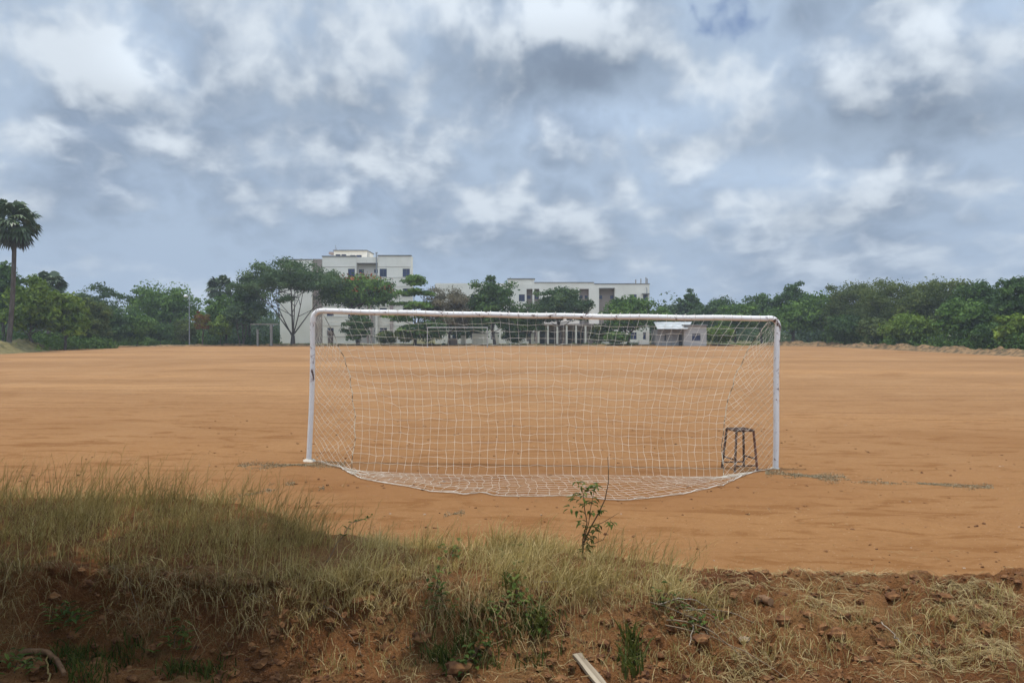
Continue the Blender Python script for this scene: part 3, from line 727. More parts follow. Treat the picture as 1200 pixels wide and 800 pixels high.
palm('tall fan palm with a round dark head at the left', 18, 227, 35, 77, 4, lean=.75)
palm('short fan palm behind the yellow-green trees, second from the left', 57, 311, 24, 100, 5)
palm('far fan palm head showing above the small trees left of the spreading tree', 258, 318, 20, 124, 6, skirt=False)

# ================================================================== buildings
def wall_with_openings(g, x0, x1, z0, z1, y, th, ops):
    """front wall (facing -y) as blocks around rectangular openings"""
    xs = sorted({x0, x1, *[o[0] for o in ops], *[o[1] for o in ops]}); zs = sorted({z0, z1, *[o[2] for o in ops], *[o[3] for o in ops]})
    for a, b in zip(xs[:-1], xs[1:]):
        run = None
        for c, e in zip(zs[:-1], zs[1:]):
            mx, mz = (a + b) / 2, (c + e) / 2
            solid = not any(o[0] < mx < o[1] and o[2] < mz < o[3] for o in ops)
            if solid and run is None: run = c
            if not solid and run is not None: g.box((a, y, run), (b, y + th, c)); run = None
        if run is not None: g.box((a, y, run), (b, y + th, z1))
def window(root, x0, x1, z0, z1, y, mull=1, glass='glass'):
    f = Geo(); t = .06
    f.box((x0, y + .09, z0), (x0 + t, y + .16, z1)); f.box((x1 - t, y + .09, z0), (x1, y + .16, z1))
    f.box((x0 + t, y + .09, z0), (x1 - t, y + .16, z0 + t)); f.box((x0 + t, y + .09, z1 - t), (x1 - t, y + .16, z1))
    for k in range(mull):
        xm = x0 + (x1 - x0) * (k + 1) / (mull + 1); f.box((xm - .03, y + .09, z0 + t), (xm + .03, y + .16, z1 - t))
    w = f.build('window', M['frame_dark'], root)
    p = Geo(); p.box((x0 + .01, y + .125, z0 + .01), (x1 - .01, y + .145, z1 - .01)); p.build('pane', M[glass], w)
    return w
def part(root, name, mat, boxes):
    g = Geo()
    for a, b in boxes: g.box(a, b)
    return g.build(name, M[mat], root)
# --- tall building -------------------------------------------------
YB = 127.0; K = YB / FPX
def bx(px): return (px - CX) * K
def bz(py): return (HOR - py) * K + EYE
tall = thing('tall_building', 'tall cream four-storey building with blue windows and a roof room', 'building', (0, 0, 0))
FH = 3.25; ZT = bz(301)
heads = [bz(315) - FH * k for k in range(4)]
def col_ops(a, b, h): return [(bx(a), bx(b), z - h, z) for z in heads if z - h > .3]
# left wing, main left block, recess, right block
wall_left = Geo()
wall_with_openings(wall_left, bx(326), bx(364), -.2, bz(304), YB + 1.0, .3, [])
wall_left.box((bx(326), YB + 1.31, -.2), (bx(364), YB + 14, bz(304)))
wall_left.build('wall', M['wall_white'], tall)
sw = Geo(); sw.box((bx(364) + .01, YB + 1.6, -.2), (bx(378) - .01, YB + 14, bz(302.5))); tag(sw.build('wall', M['wall_tan'], tall), 'recessed wall strip, its side shadow painted as tan')  # side face in shadow, the shadow is put into the tan colour
main = Geo(); ops = col_ops(408, 416, 1.35)
ops += [(bx(383), bx(391), z - 1.3, z) for z in heads[2:] if z - 1.3 > .2]
wall_with_openings(main, bx(378), bx(418), -.2, ZT, YB, .3, ops)
main.box((bx(378), YB + .301, -.2), (bx(418), YB + 14, ZT)); main.build('wall', M['wall_white'], tall)
for o in ops: window(tall, *o, YB)
rec = Geo(); ops = [(bx(419), bx(425), z - .62, z) for z in heads] + [(bx(437), bx(442.3), z - .62, z) for z in heads]
wall_with_openings(rec, bx(418) + .005, bx(443) - .005, -.2, bz(307.5), YB + 1.2, .3, ops)
rec.box((bx(418) + .005, YB + 1.501, -.2), (bx(443) - .005, YB + 14, bz(307.5))); rec.build('wall', M['wall_cream'], tall)
for o in ops: window(tall, *o, YB + 1.2, 0)
part(tall, 'parapet', 'wall_white', [((bx(418) + .005, YB + .25, bz(308)), (bx(443) - .005, YB + 13.9, bz(301.2)))])
part(tall, 'canopy', 'roof_edge', [((bx(418) + .01, YB + .1, bz(308.9)), (bx(443) - .01, YB + 1.19, bz(308)))])
right = Geo(); ops = col_ops(445, 453.5, 1.35) + col_ops(472, 480.5, 1.35)
wall_with_openings(right, bx(443), bx(482), -.2, ZT + .12, YB - .05, .3, ops)
right.box((bx(443), YB + .251, -.2), (bx(482), YB + 2.2, ZT + .12)); right.build('wall', M['wall_white'], tall)
for o in ops: window(tall, *o, YB - .05)
bands = []
for k in range(4):
    for zz in (heads[k] + .33, heads[k] - 1.45):
        if zz < .3: continue
        bands += [((bx(378) + .02, YB - .07, zz), (bx(418) - .02, YB - .001, zz + .07)), ((bx(443) + .02, YB - .12, zz), (bx(482) - .02, YB - .051, zz + .07))]
for q in bands: part(tall, 'string_course', 'wall_cream', [q])
for q in [((bx(377.6), YB - .12, ZT + .001), (bx(418.2), YB + .5, ZT + .16)), ((bx(442.8), YB - .17, ZT + .121), (bx(482.4), YB + .5, ZT + .27)), ((bx(325.6), YB + .9, bz(304) + .001), (bx(364), YB + 1.5, bz(304) + .13))]: part(tall, 'coping', 'roof_edge', [q])
pent = Geo(); ops = [(bx(387), bx(393), bz(299.6), bz(295.3)), (bx(394), bx(400), bz(299.6), bz(295.3)), (bx(404.5), bx(411), bz(299.8), bz(296.2)), (bx(412), bx(418.5), bz(299.8), bz(296.2))]
wall_with_openings(pent, bx(385), bx(425), ZT - .3, bz(291.3), YB + 4, .3, ops)
pent.box((bx(385), YB + 4.301, ZT - .3), (bx(425), YB + 10, bz(291.3)))
pr = pent.build('roof_room', M['wall_white'], tall)
for o in ops: window(pr, *o, YB + 4, 0)
part(tall, 'roof_slab', 'roof_edge', [((bx(384.4), YB + 3.7, bz(291.29)), (bx(425.6), YB + 10.3, bz(290.2)))])
part(tall, 'sunshade', 'wall_pink', [((bx(378.5), YB + 4.2, bz(295)), (bx(385) - .005, YB + 6, bz(292.3)))])
g = Geo()
for px, ya, yb in ((386, 284, 290.2), (387.4, 287, 290.2)): g.tube([(bx(px), YB + 4.5, bz(yb) - .05), (bx(px), YB + 4.5, bz(ya))], .035, 5)
g.build('antenna', M['metal_grey'], tall)
g = Geo()
g.tube([(bx(441.5), YB - .15, bz(372)), (bx(441.5), YB - .15, bz(296))], .10, 6); g.tube([(bx(440.5), YB - .15, bz(296.5)), (bx(443), YB - .15, bz(296.5))], .12, 6)
g.build('drain_pipe', M['metal_grey'], tall)
part(tall, 'ladder', 'metal_grey', [((bx(425) + .05, YB + 4.05, bz(300)), (bx(425) + .13, YB + 4.12, bz(292))), ((bx(427), YB + 4.05, bz(300)), (bx(427) + .08, YB + 4.12, bz(292)))] + [((bx(425) + .13, YB + 4.06, bz(300) + q * .3), (bx(427), YB + 4.1, bz(300) + q * .3 + .05)) for q in range(1, 5)])
# porch columns at the ground floor
part(tall, 'porch_pier', 'wall_pink', [((bx(431), YB - .9, -.2), (bx(433), YB - .5, bz(352)))]); part(tall, 'porch_pier', 'wall_pink', [((bx(435), YB - .9, -.2), (bx(437), YB - .5, bz(352)))])
part(tall, 'porch_pier', 'wall_white', [((bx(441), YB - .95, -.2), (bx(443.5), YB - .45, bz(350)))])
part(tall, 'door', 'door_wood', [((bx(384), YB - .04, -.1), (bx(390.5), YB - .002, 2.1))]); part(tall, 'service_duct', 'wall_pink', [((bx(457.5), YB - .5, -.2), (bx(461), YB - .06, bz(356)))])
# --- long building -------------------------------------------------
YB = 126.0; K = YB / FPX
longb = thing('long_building', 'long low white three-storey building behind the row of trees', 'building', (0, 0, 0))
Z1 = bz(333); Z0 = -.2; fl = Z1 / 3.05
g = Geo(); ops = []
nich = [(617, 624), (626, 632), (679, 690), (702, 720)]
for a, b in nich: ops += [(bx(a), bx(b), .35, bz(338.5))]
win = []
for k in range(3):
    zt = bz(345) - k * 3.1
    for a, b in ((530, 537), (552, 559), (575, 582), (608, 615), (648, 656), (664, 671), (738, 746), (753.5, 759)):
        if zt - 1.0 > .2: win.append((bx(a), bx(b), max(zt - 1.15, .5), zt))
wall_with_openings(g, bx(510), bx(761), Z0, Z1, YB, .3, ops + win)
g.box((bx(510), YB + 1.4, Z0), (bx(761), YB + 13, Z1 - .4)); g.box((bx(761) - .3, YB + .301, Z0), (bx(761) - .001, YB + 1.399, Z1)); g.box((bx(510), YB + .301, Z1 - .42), (bx(761) - .301, YB + 1.399, Z1 - .2))
g.build('wall', M['wall_white'], longb)
for a, b in nich:
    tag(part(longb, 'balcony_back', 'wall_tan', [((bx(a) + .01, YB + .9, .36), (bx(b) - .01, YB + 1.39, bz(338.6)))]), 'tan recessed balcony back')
for o in win: window(longb, *o, YB, 1)
for a, b in nich:
    for k in range(3):
        zt = bz(346) - k * 3.1
        if zt < 1: continue
        for (p, q) in ((a + .6, a + 4.2), (b - 4.2, b - .6)) if b - a > 9 else ((a + 1, a + 5),):
            w = Geo(); w.box((bx(p), YB + .86, zt - .55), (bx(q), YB + .899, zt)); w.build('window', M['glass'], longb)
for q in [((bx(595), YB + .2, Z1 + .001), (bx(626), YB + 6, bz(327))), ((bx(626) + .001, YB - .02, Z1 + .001), (bx(696), YB + .35, bz(331.3))), ((bx(510), YB + .02, Z1 + .001), (bx(595) - .001, YB + .3, bz(332)))]: part(longb, 'parapet', 'wall_white', [q])
for q in [((bx(594.5), YB + .05, bz(327) + .001), (bx(627), YB + 6.1, bz(326.2))), ((bx(626.2), YB - .1, bz(331.3) + .001), (bx(696.3), YB + .45, bz(330.6))), ((bx(696.4), YB - .1, Z1 + .001), (bx(761.4), YB + .45, Z1 + .12))]: part(longb, 'coping', 'roof_edge', [q])
part(longb, 'sunshade', 'roof_edge', [((bx(752), YB - .7, bz(345) + .03), (bx(760.5), YB - .002, bz(345) + .16))])
part(longb, 'sunshade', 'roof_edge', [((bx(702), YB - .5, bz(338.5) + .03), (bx(720), YB - .002, bz(338.5) + .14))])
for px, yt in ((746, 327), (752, 326), (758, 324.5), (759.5, 326)):
    g = Geo(); g.tube([(bx(px), YB + 1, Z1 - .25), (bx(px), YB + 1, bz(yt))], .09, 5); g.build('column_stub', M['concrete'], longb)
g = Geo(); g.tube([(bx(757.5), YB - .3, bz(350)), (bx(757.5), YB - .3, bz(337.5)), (bx(756), YB - .35, bz(336.8))], .06, 5); g.build('lamp_bracket', M['metal_grey'], longb)
# ground-floor verandah in front
K2 = 121.5 / FPX
def vx(px): return (px - CX) * K2
part(longb, 'verandah_roof', 'wall_pink', [((vx(628), 121.2, 3.0), (vx(706), 125.99, 3.2))])
part(longb, 'verandah_wall', 'wall_pink', [((vx(628), 123.4, -.1), (vx(706), 123.6, 2.99))])
for px in (631, 642, 653, 664, 675, 686, 697, 705):
    part(longb, 'verandah_pier', 'wall_white', [((vx(px) - .14, 121.3, -.1), (vx(px) + .14, 121.6, 2.99))])
for px in (637, 648, 670, 681): part(longb, 'door', 'dark_opening', [((vx(px) - .5, 123.34, -.05), (vx(px) + .5, 123.39, 2.1))])
# --- white sheds / low walls between the trees ----------------------
def lowwall(label, a, b, yt, d, mat, th=.3, cap=True):
    k = d / FPX; x0, x1 = (a - CX) * k, (b - CX) * k; zt = (HOR - yt) * k + EYE
    r = thing('low_wall', label, 'wall', ((x0 + x1) / 2, d, 0), 'low walls behind the far goal'); hw = (x1 - x0) / 2
    part(r, 'wall_panel', mat, [((-hw, 0, -.1), (hw, th, zt))])
    if cap: part(r, 'wall_cap', 'roof_edge', [((-hw - .05, -.05, zt + .001), (hw + .05, th + .05, zt + .07))])
lowwall('pinkish low wall inside the far goal, left of the white ones', 527, 536, 396.5, 115, 'wall_pink')
lowwall('narrow white wall piece in the middle of the far goal', 540, 546, 393, 115, 'wall_white')
lowwall('widest white wall, at the right post of the far goal', 553, 572, 390.5, 116, 'wall_white')
for j, px in enumerate((582, 595, 610, 624)):
    k = 117 / FPX; r = thing('gate_pier', ['slim white pier just right of the far goal', 'second white pier right of the far goal', 'third white pier right of the far goal', 'white pier left of the long verandah, farthest from the far goal'][j], 'pier', ((px - CX) * k, 117, 0), 'white piers right of the far goal')
    w = .22 if j % 2 else .3
    part(r, 'shaft', 'wall_white', [((-w, -.2, -.1), (w, .2, 1.75 + .12 * (j % 3)))]); part(r, 'cap', 'roof_edge', [((-w - .06, -.26, 1.751 + .12 * (j % 3)), (w + .06, .26, 1.86 + .12 * (j % 3)))])
# --- hut -------------------------------------------------------------
def hut():
    d = 106.0; k = d / FPX
    def hx(px): return (px - CX) * k
    def hz(py): return (HOR - py) * k + EYE
    r = thing('hut', 'small grey hut with a white sheet roof beside the right goal post', 'hut', (hx(800), d, 0))
    ox = hx(800)
    def X(px): return hx(px) - ox
    g = Geo(); ops = [(X(811), X(821), hz(399), hz(391))]
    wall_with_openings(g, X(801.5), X(828), -.1, hz(381.5), 0, .25, ops); g.box((X(801.5), .251, -.1), (X(828), 5, hz(381.5)))
    g.build('wall', M['wall_hut'], r); window(r, *ops[0], 0, 1)
    g = Geo(); g.box((X(771), 1.0, -.1), (X(801.5) - .005, 5, hz(386))); tag(g.build('wall', M['wall_hut_shade'], r), 'verandah wall under the sheet roof, shade painted into its grey')
    part(r, 'door', 'dark_opening', [((X(797.2), .93, -.05), (X(800.8), .995, hz(391)))])
    part(r, 'window', 'dark_opening', [((X(780.5), .95, hz(399)), (X(782), .995, hz(391)))])
    V = [(X(769), -.9, hz(385.6)), (X(804), -.9, hz(385.6)), (X(817), 3.2, hz(379.4) + .25), (X(771), 3.2, hz(379.4) + .25)]
    V2 = [(a, b, c + .06) for a, b, c in V]
    g = Geo(); g.add(V + V2, [(0, 3, 2, 1), (4, 5, 6, 7), (0, 1, 5, 4), (1, 2, 6, 5), (2, 3, 7, 6), (3, 0, 4, 7)]); g.build('sheet_roof', M['sheet_roof'], r)
    part(r, 'roof_slab', 'roof_edge', [((X(801), -.3, hz(381.5) + .001), (X(829), 5.2, hz(380.2)))])
    for px in (774, 786): g = Geo(); g.tube([(X(px), -.6, -.1), (X(px), -.6, hz(385.4))], .05, 6); g.build('post', M['concrete'], r)
hut()
def white_tank():
    k = 109 / FPX; r = thing('broken_pillar', 'whitewashed broken pillar between the bright-leaved tree and the hut', 'pillar', ((758.5 - CX) * k, 109, 0))
    part(r, 'shaft', 'wall_white', [((-.2, -.2, -.1), (.25, .2, 1.9))]); part(r, 'base', 'wall_white', [((-1.2, -.25, -.1), (-.21, .25, .75))])
white_tank()
# --- street lamp ------------------------------------------------------
def street_lamp():
    d = 106.5; p = at(222, 402, d); H = (HOR - 348) / FPX * d + EYE
    r = thing('street_lamp', 'thin grey street lamp with a white head among the left trees', 'street lamp', (p.x, d, 0))
    g = Geo(); g.tube([(0, 0, -.1), (0, 0, H * .5), (0, 0, H)], [.09, .07, .055], 8); g.build('pole', M['metal_grey'], r)
    g = Geo(); g.tube([(0, 0, H - .1), (-.1, -.15, H + .08), (-.22, -.4, H + .12)], .035, 6); g.build('arm', M['metal_grey'], r)
    g = Geo(); g.tube([(-.12, -.2, H + .1), (-.25, -.45, H + .14), (-.38, -.75, H + .1)], [.10, .2, .12], 8); g.build('lamp_head', M['lamp_white'], r)
street_lamp()
def gate_frame():
    d = 107; k = d / FPX
    r = thing('concrete_gateway', 'weathered concrete gate frame left of the spreading tree trunk', 'gateway', ((318 - CX) * k, d, 0)); z = (HOR - 380.5) * k + EYE
    part(r, 'post', 'concrete', [((-.16, -.16, -.1), (.16, .16, z))]); x = (302 - 318) * k
    part(r, 'post', 'concrete', [((x - .13, -.14, -.1), (x + .13, .14, z - .62))])
    part(r, 'beam', 'concrete', [((x - 1.0, -.12, z + .001), (.95, .12, z + .16))])
gate_frame()
FP = ['leaning thin wooden stake at the field edge below the short fan palm', 'thin wooden stake at the field edge under the pale feathery tree', 'short stake at the field edge left of the dark rounded shrub']
for j, (px, h, ln) in enumerate(((75, 1.5, .15), (96, 1.2, -.06), (113, .9, .05))):
    d = 93 + j * 2; g = Geo(); g.tube([(0, 0, -.1), (ln * .4, 0, h * .5), (ln, 0, h)], [.06, .05, .045], 6)
    o = g.build('fence_stake', M['bark_pale']); o.location = ((px - CX) / FPX * d, d, 0); tag(o, FP[j], 'stake', 'stakes at the left field edge')
# --- far goal ------------------------------------------------------------
def far_goal():
    d = 95.7; k = d / FPX
    r = thing('football_goal', 'small far football goal without a net at the other field end', 'goal', ((536 - CX) * k, d, 0)); hw = 3.72
    for s in (-1, 1):
        g = Geo(); g.tube([(s * hw, 0, -.1), (s * hw, 0, 2.44)], .06, 8); g.build('post', M['far_paint'], r)
    g = Geo(); g.tube([(-hw - .075, 0, 2.5), (hw + .075, 0, 2.5)], .06, 8); g.build('crossbar', M['far_paint'], r)
    r.rotation_euler = (0, 0, math.radians(4))
far_goal()

# ================================================================== near goal
GD = 900 / 73.2; GX = 0.5; HW = 3.72; TILT = 0.0165
gbase = Vector((GX, GD, 0.0))
goal = thing('football_goal', 'large white football goal with torn-looking cream net in the foreground', 'goal', gbase)
goal.rotation_euler = (0, math.atan(TILT), 0)
GI = None
def goal_local(w):
    """world point -> goal coordinates"""
    Rm = Matrix.Rotation(-math.atan(TILT), 3, 'Y')
    return Rm @ (Vector(w) - gbase)
def build_goal():
    H = 2.365; r = .041; rb = .125
    for s, nm in ((-1, 'l'), (1, 'r')):
        zs = np.linspace(-.25, H - rb + .05, 20); wob = .012 * np.sin(zs * 2.1 + s)
        lean = -.03 if s < 0 else .0
        P = np.stack([s * HW + wob + lean * (1 - zs / H), zs * 0, zs], 1)
        g = Geo(); g.tube(P, r if s < 0 else r * 1.12, 20); g.build('post', M['post_paint'], goal, smooth=True)
    # crossbar with bent corners
    pts = []
    zc = H + r
    for a in np.linspace(0, math.pi / 2, 9): pts.append((-HW + rb - rb * math.cos(a), 0, zc - rb + rb * math.sin(a)))
    for x in np.linspace(-HW + rb + .1, HW - rb - .1, 40): pts.append((x, 0, zc - .018 * math.cos(x / HW * math.pi / 2) + .004 * math.sin(x * 5)))
    for a in np.linspace(math.pi / 2, 0, 9): pts.append((HW - rb + rb * math.cos(a), 0, zc - rb + rb * math.sin(a)))
    g = Geo(); g.tube(pts, r * 1.06, 20); g.build('crossbar', M['bar_paint'], goal, smooth=True)
    for s in (-1, 1):
        g = Geo(); g.tube([(s * HW, 0, zc - rb - .06), (s * HW, 0, zc - rb + .02)], r * 1.16, 20); g.build('corner_sleeve', M['bar_paint'], goal, smooth=True)
    # lime-washed footing
    rng = np.random.default_rng(3)
    for s, sc in ((-1, 1.0), (1, .7)):
        th = np.linspace(0, 2 * math.pi, 19)[:-1]; g = Geo(); rings = []
        for q, (rr, zz) in enumerate(((.12, -.03), (.09, .02), (.05, .035))):
            jit = rng.uniform(.8, 1.2, 18); rings.append(np.stack([s * HW - (.03 if s < 0 else 0) + np.cos(th) * rr * jit * sc, np.sin(th) * rr * .8 * jit * sc, np.full(18, zz * sc)], 1))
        V = np.vstack(rings); F = [(a * 18 + b, a * 18 + (b + 1) % 18, (a + 1) * 18 + (b + 1) % 18, (a + 1) * 18 + b) for a in range(2) for b in range(18)]
        g.add(V, F); g.build('footing', M['footing'], goal, smooth=True)
build_goal()
HEM = [(395, 546), (410, 555), (425, 562), (450, 566.5), (475, 570), (505, 576.5), (525, 577.5), (545, 580.5), (565, 577.5), (580, 581.5), (620, 582.5), (655, 581.5), (690, 583), (715, 586.5), (740, 586.5), (770, 583), (800, 579.5), (825, 574), (845, 570), (862, 562), (876, 556), (890, 551)]
def build_net():
    rng = np.random.default_rng(12)
    hem = np.array([goal_local(on_ground(*h)) for h in HEM]); hem[:, 2] = 0
    seg = np.concatenate([[0], np.cumsum(np.linalg.norm(np.diff(hem, axis=0), axis=1))]); seg /= seg[-1]
    def hem_at(q): return np.stack([np.interp(q, seg, hem[:, i]) for i in range(3)], -1)
    NC, NR, NG, NS = 49, 21, 12, 7
    u = np.linspace(0, 1, NC); a = 1 - 2 * u                      # a: +1 left ... -1 right
    top = np.stack([-3.56 + 7.12 * u, np.full(NC, -.06), np.full(NC, 2.355)], 1)
    pull = np.where(a > 0, .66 * np.abs(a) ** 1.15, -.86 * np.abs(a) ** 1.15)
    t = np.linspace(0, 1, NR + 1)
    # hanging part
    hang = np.zeros((NR + 1, NC, 3))
    for j, tt in enumerate(t):
        hang[j, :, 0] = top[:, 0] + pull * (1 - (1 - tt) ** 2.3) + .05 * fbm(u * 6 + tt * 2, tt * 3 + u * 0, 3, 3) * tt
        hang[j, :, 1] = -.06 - (.70 + .08 * np.sin(u * 7) + .20 * (1 - np.abs(a) ** 3)) * (tt ** 1.75) + .05 * fbm(u * 5, tt * 4 + u * 0, 6, 2) * tt
        hang[j, :, 2] = 2.355 - 2.335 * tt - .04 * math.sin(math.pi * tt) * np.sin(u * 9) + .055 * fbm(u * 14, tt * 9 + u * 0, 9, 3) * math.sin(math.pi * min(tt * 1.3, 1)) - .03 * math.sin(math.pi * tt) * np.sin(math.pi * u)
    hang[1:-1] += rng.normal(size=hang[1:-1].shape) * np.array([.008, .006, .010])
    hang[-1, :, 2] = .012
    # pooled part on the ground
    q = .10 + .81 * u; hm = hem_at(q)
    pool = np.zeros((NG, NC, 3))
    for j in range(NG):
        tt = (j + 1) / NG
        pool[j] = hang[-1] * (1 - tt) + hm * tt
        pool[j, :, 0] += .10 * math.sin(math.pi * tt) * np.sin(u * 5 + .5) + .02 * rng.normal(size=NC) * (tt < 1)
        pool[j, :, 1] += .035 * fbm(u * 12, u * 0 + tt * 3, 15, 2) * math.sin(math.pi * tt)
        pool[j, :, 2] = .012 + .035 * np.clip(fbm(u * 16, u * 0 + tt * 5, 19, 3), 0, 1) + .004 * rng.uniform(size=NC)
    back = np.concatenate([hang, pool])
    g = Geo(); R = .0022
    for i in range(NC): g.tube(back[:, i], R * .85, 4, cap=False)
    for j in range(1, len(back)): g.tube(back[j], R * (.95 if j <= NR else 1.1), 4, cap=False)
    # side panels
    for s, ci in ((-1, 0), (1, NC - 1)):
        edge = back[:, ci]; n = len(edge)
        post = np.zeros((n, 3))
        for j in range(n):
            if j <= NR: post[j] = (s * (HW - .05), -.03, max(2.24 - 2.22 * t[j], .02))
            else:
                tt = (j - NR) / NG; qq = (.10 * tt * .9) if s < 0 else 1 - .09 * tt * .9
                post[j] = hem_at(np.array([qq]))[0] * 1.0; post[j, 2] = .012
                if j == NR + 1: post[j] = (s * (HW - .08), -.08, .015)
        cols = []
        for c in range(1, NS):
            f = c / NS; P = post * (1 - f) + edge * f
            P = P + rng.normal(size=P.shape) * .012; P[:, 1] -= .08 * math.sin(math.pi * f) * np.sin(np.pi * np.clip(np.linspace(0, 1.4, n), 0, 1))
            P[:, 2] = np.maximum(P[:, 2], .012); cols.append(P); 
        grid = [post] + cols + [edge]
        # diagonal mesh: strands step one row per column
        for st in range(-NS, n):
            for dr in (1, -1):
                pts = []
                for c in range(NS + 1):
                    j = st + c if dr == 1 else st + NS - c
                    if 0 <= j < n: pts.append(grid[c][j])
                if len(pts) > 1: g.tube(pts, R * .85, 4, cap=False)
    xs = -3.56 + 7.12 * u
    for x in xs:
        th = np.linspace(0, 2 * math.pi, 9); P = np.stack([x + th * .004, np.cos(th) * .048, 2.406 + np.sin(th) * .048], 1); g.tube(P, .0032, 4, cap=False)
    net = g.build('net', M['net_cord'], goal)
    for ci in (0, NC - 1):
        g = Geo(); P = back[:NR + 1, ci].copy(); P[0, 2] = 2.375; g.tube(P, .006, 5); g.build('corner_rope', M['seam_cord'], net)
    hq = hem_at(np.linspace(0, 1, 160)); hq[:, 2] = .015 + .02 * np.clip(fbm(np.linspace(0, 40, 160), np.zeros(160), 2, 2), 0, 1); hq[:, :2] += rng.normal(size=(160, 2)) * .008
    g = Geo(); g.tube(hq, .0060, 5); g.build('hem_rope', M['hem_cord'], net)
build_net()
# --- stool -----------------------------------------------------------------
def stool():
    d = 12.15; c = at(866.5, 549, d); zg = float(gz(c.x, d)) 
    r = thing('stool', 'rusty metal stool frame standing inside the right end of the goal net', 'stool', (c.x, d, zg)); r.rotation_euler = (0, .012, math.radians(14))
    H = .64; tp, bt = .148, .198
    corners = [(-1, -1), (1, -1), (1, 1), (-1, 1)]
    for k, (sx, sy) in enumerate(corners):
        g = Geo(); g.tube([(sx * bt, sy * bt, -.02), (sx * (tp + bt) / 2, sy * (tp + bt) / 2, H / 2), (sx * tp, sy * tp, H - .01)], .019, 10); g.build('leg', M['stool_rust' if k == 1 else 'stool_metal'], r, smooth=True)
    for lev, nm, rr in ((.99, 'seat_rail', .017), (.14, 'stretcher', .012)):
        s = bt + (tp - bt) * lev
        for k in range(4):
            a, b = corners[k], corners[(k + 1) % 4]; zz = H * lev + (.10 if nm == 'stretcher' and k % 2 else 0)
            g = Geo(); g.tube([(a[0] * s, a[1] * s, zz), (b[0] * s, b[1] * s, zz)], rr, 8); g.build(nm, M['stool_metal'], r, smooth=True)
    g = Geo()
    for q in np.linspace(-.8, .8, 6): g.tube([(-tp, q * tp, H + .008), (tp, q * tp, H + .008)], .008, 6)
    g.build('seat_slats', M['stool_metal'], r)
stool()

# ================================================================== foreground vegetation
def blades(name, P, h, lean, mat, seed, w=.0042, tint=None, curl=.5, label=None):
    """grass blades: base points P (n,3), heights h, lean vectors (n,2)"""
    rng = np.random.default_rng(seed); n = len(P)
    az = rng.uniform(0, 2 * math.pi, n); sd = np.stack([np.cos(az), np.sin(az), np.zeros(n)], 1)
    ts = [0, .35, .7, 1.0]; V = np.zeros((n, 8, 3))
    for k, t in enumerate(ts):
        c = P + np.stack([lean[:, 0] * t ** 1.7 * h, lean[:, 1] * t ** 1.7 * h, h * (t - curl * .5 * t ** 3 * np.hypot(lean[:, 0], lean[:, 1]))], 1)
        ww = (w if np.isscalar(w) else w[:, None]) * [1, .9, .6, .12][k] * .5
        V[:, 2 * k] = c - sd * ww; V[:, 2 * k + 1] = c + sd * ww
    b = np.arange(n)[:, None] * 8
    F = np.concatenate([b + np.array([[2 * k, 2 * k + 1, 2 * k + 3, 2 * k + 2]]) for k in range(3)])
    if tint is None: tint = np.clip(rng.normal(.5, .25, n), 0, 1)
    g = Geo(); g.add(V.reshape(-1, 3), F, np.repeat(tint, 8))
    return tag(g.build(name, mat), kind='stuff')
def grass_points(rng, n, dens):
    x = rng.uniform(-4.9, 4.2, n); y = rng.uniform(4.5, 7.6, n)
    keep = rng.uniform(size=n) < dens(x, y)
    return x[keep], y[keep]
def edgeF(x): return np.interp(x, BX, BF) + .16 * fbm(x * 1.1, x * 0, 5, 3)
def edgeB(x): return np.interp(x, BX, BB) + .12 * fbm(x * 1.3, x * 0, 9, 3)
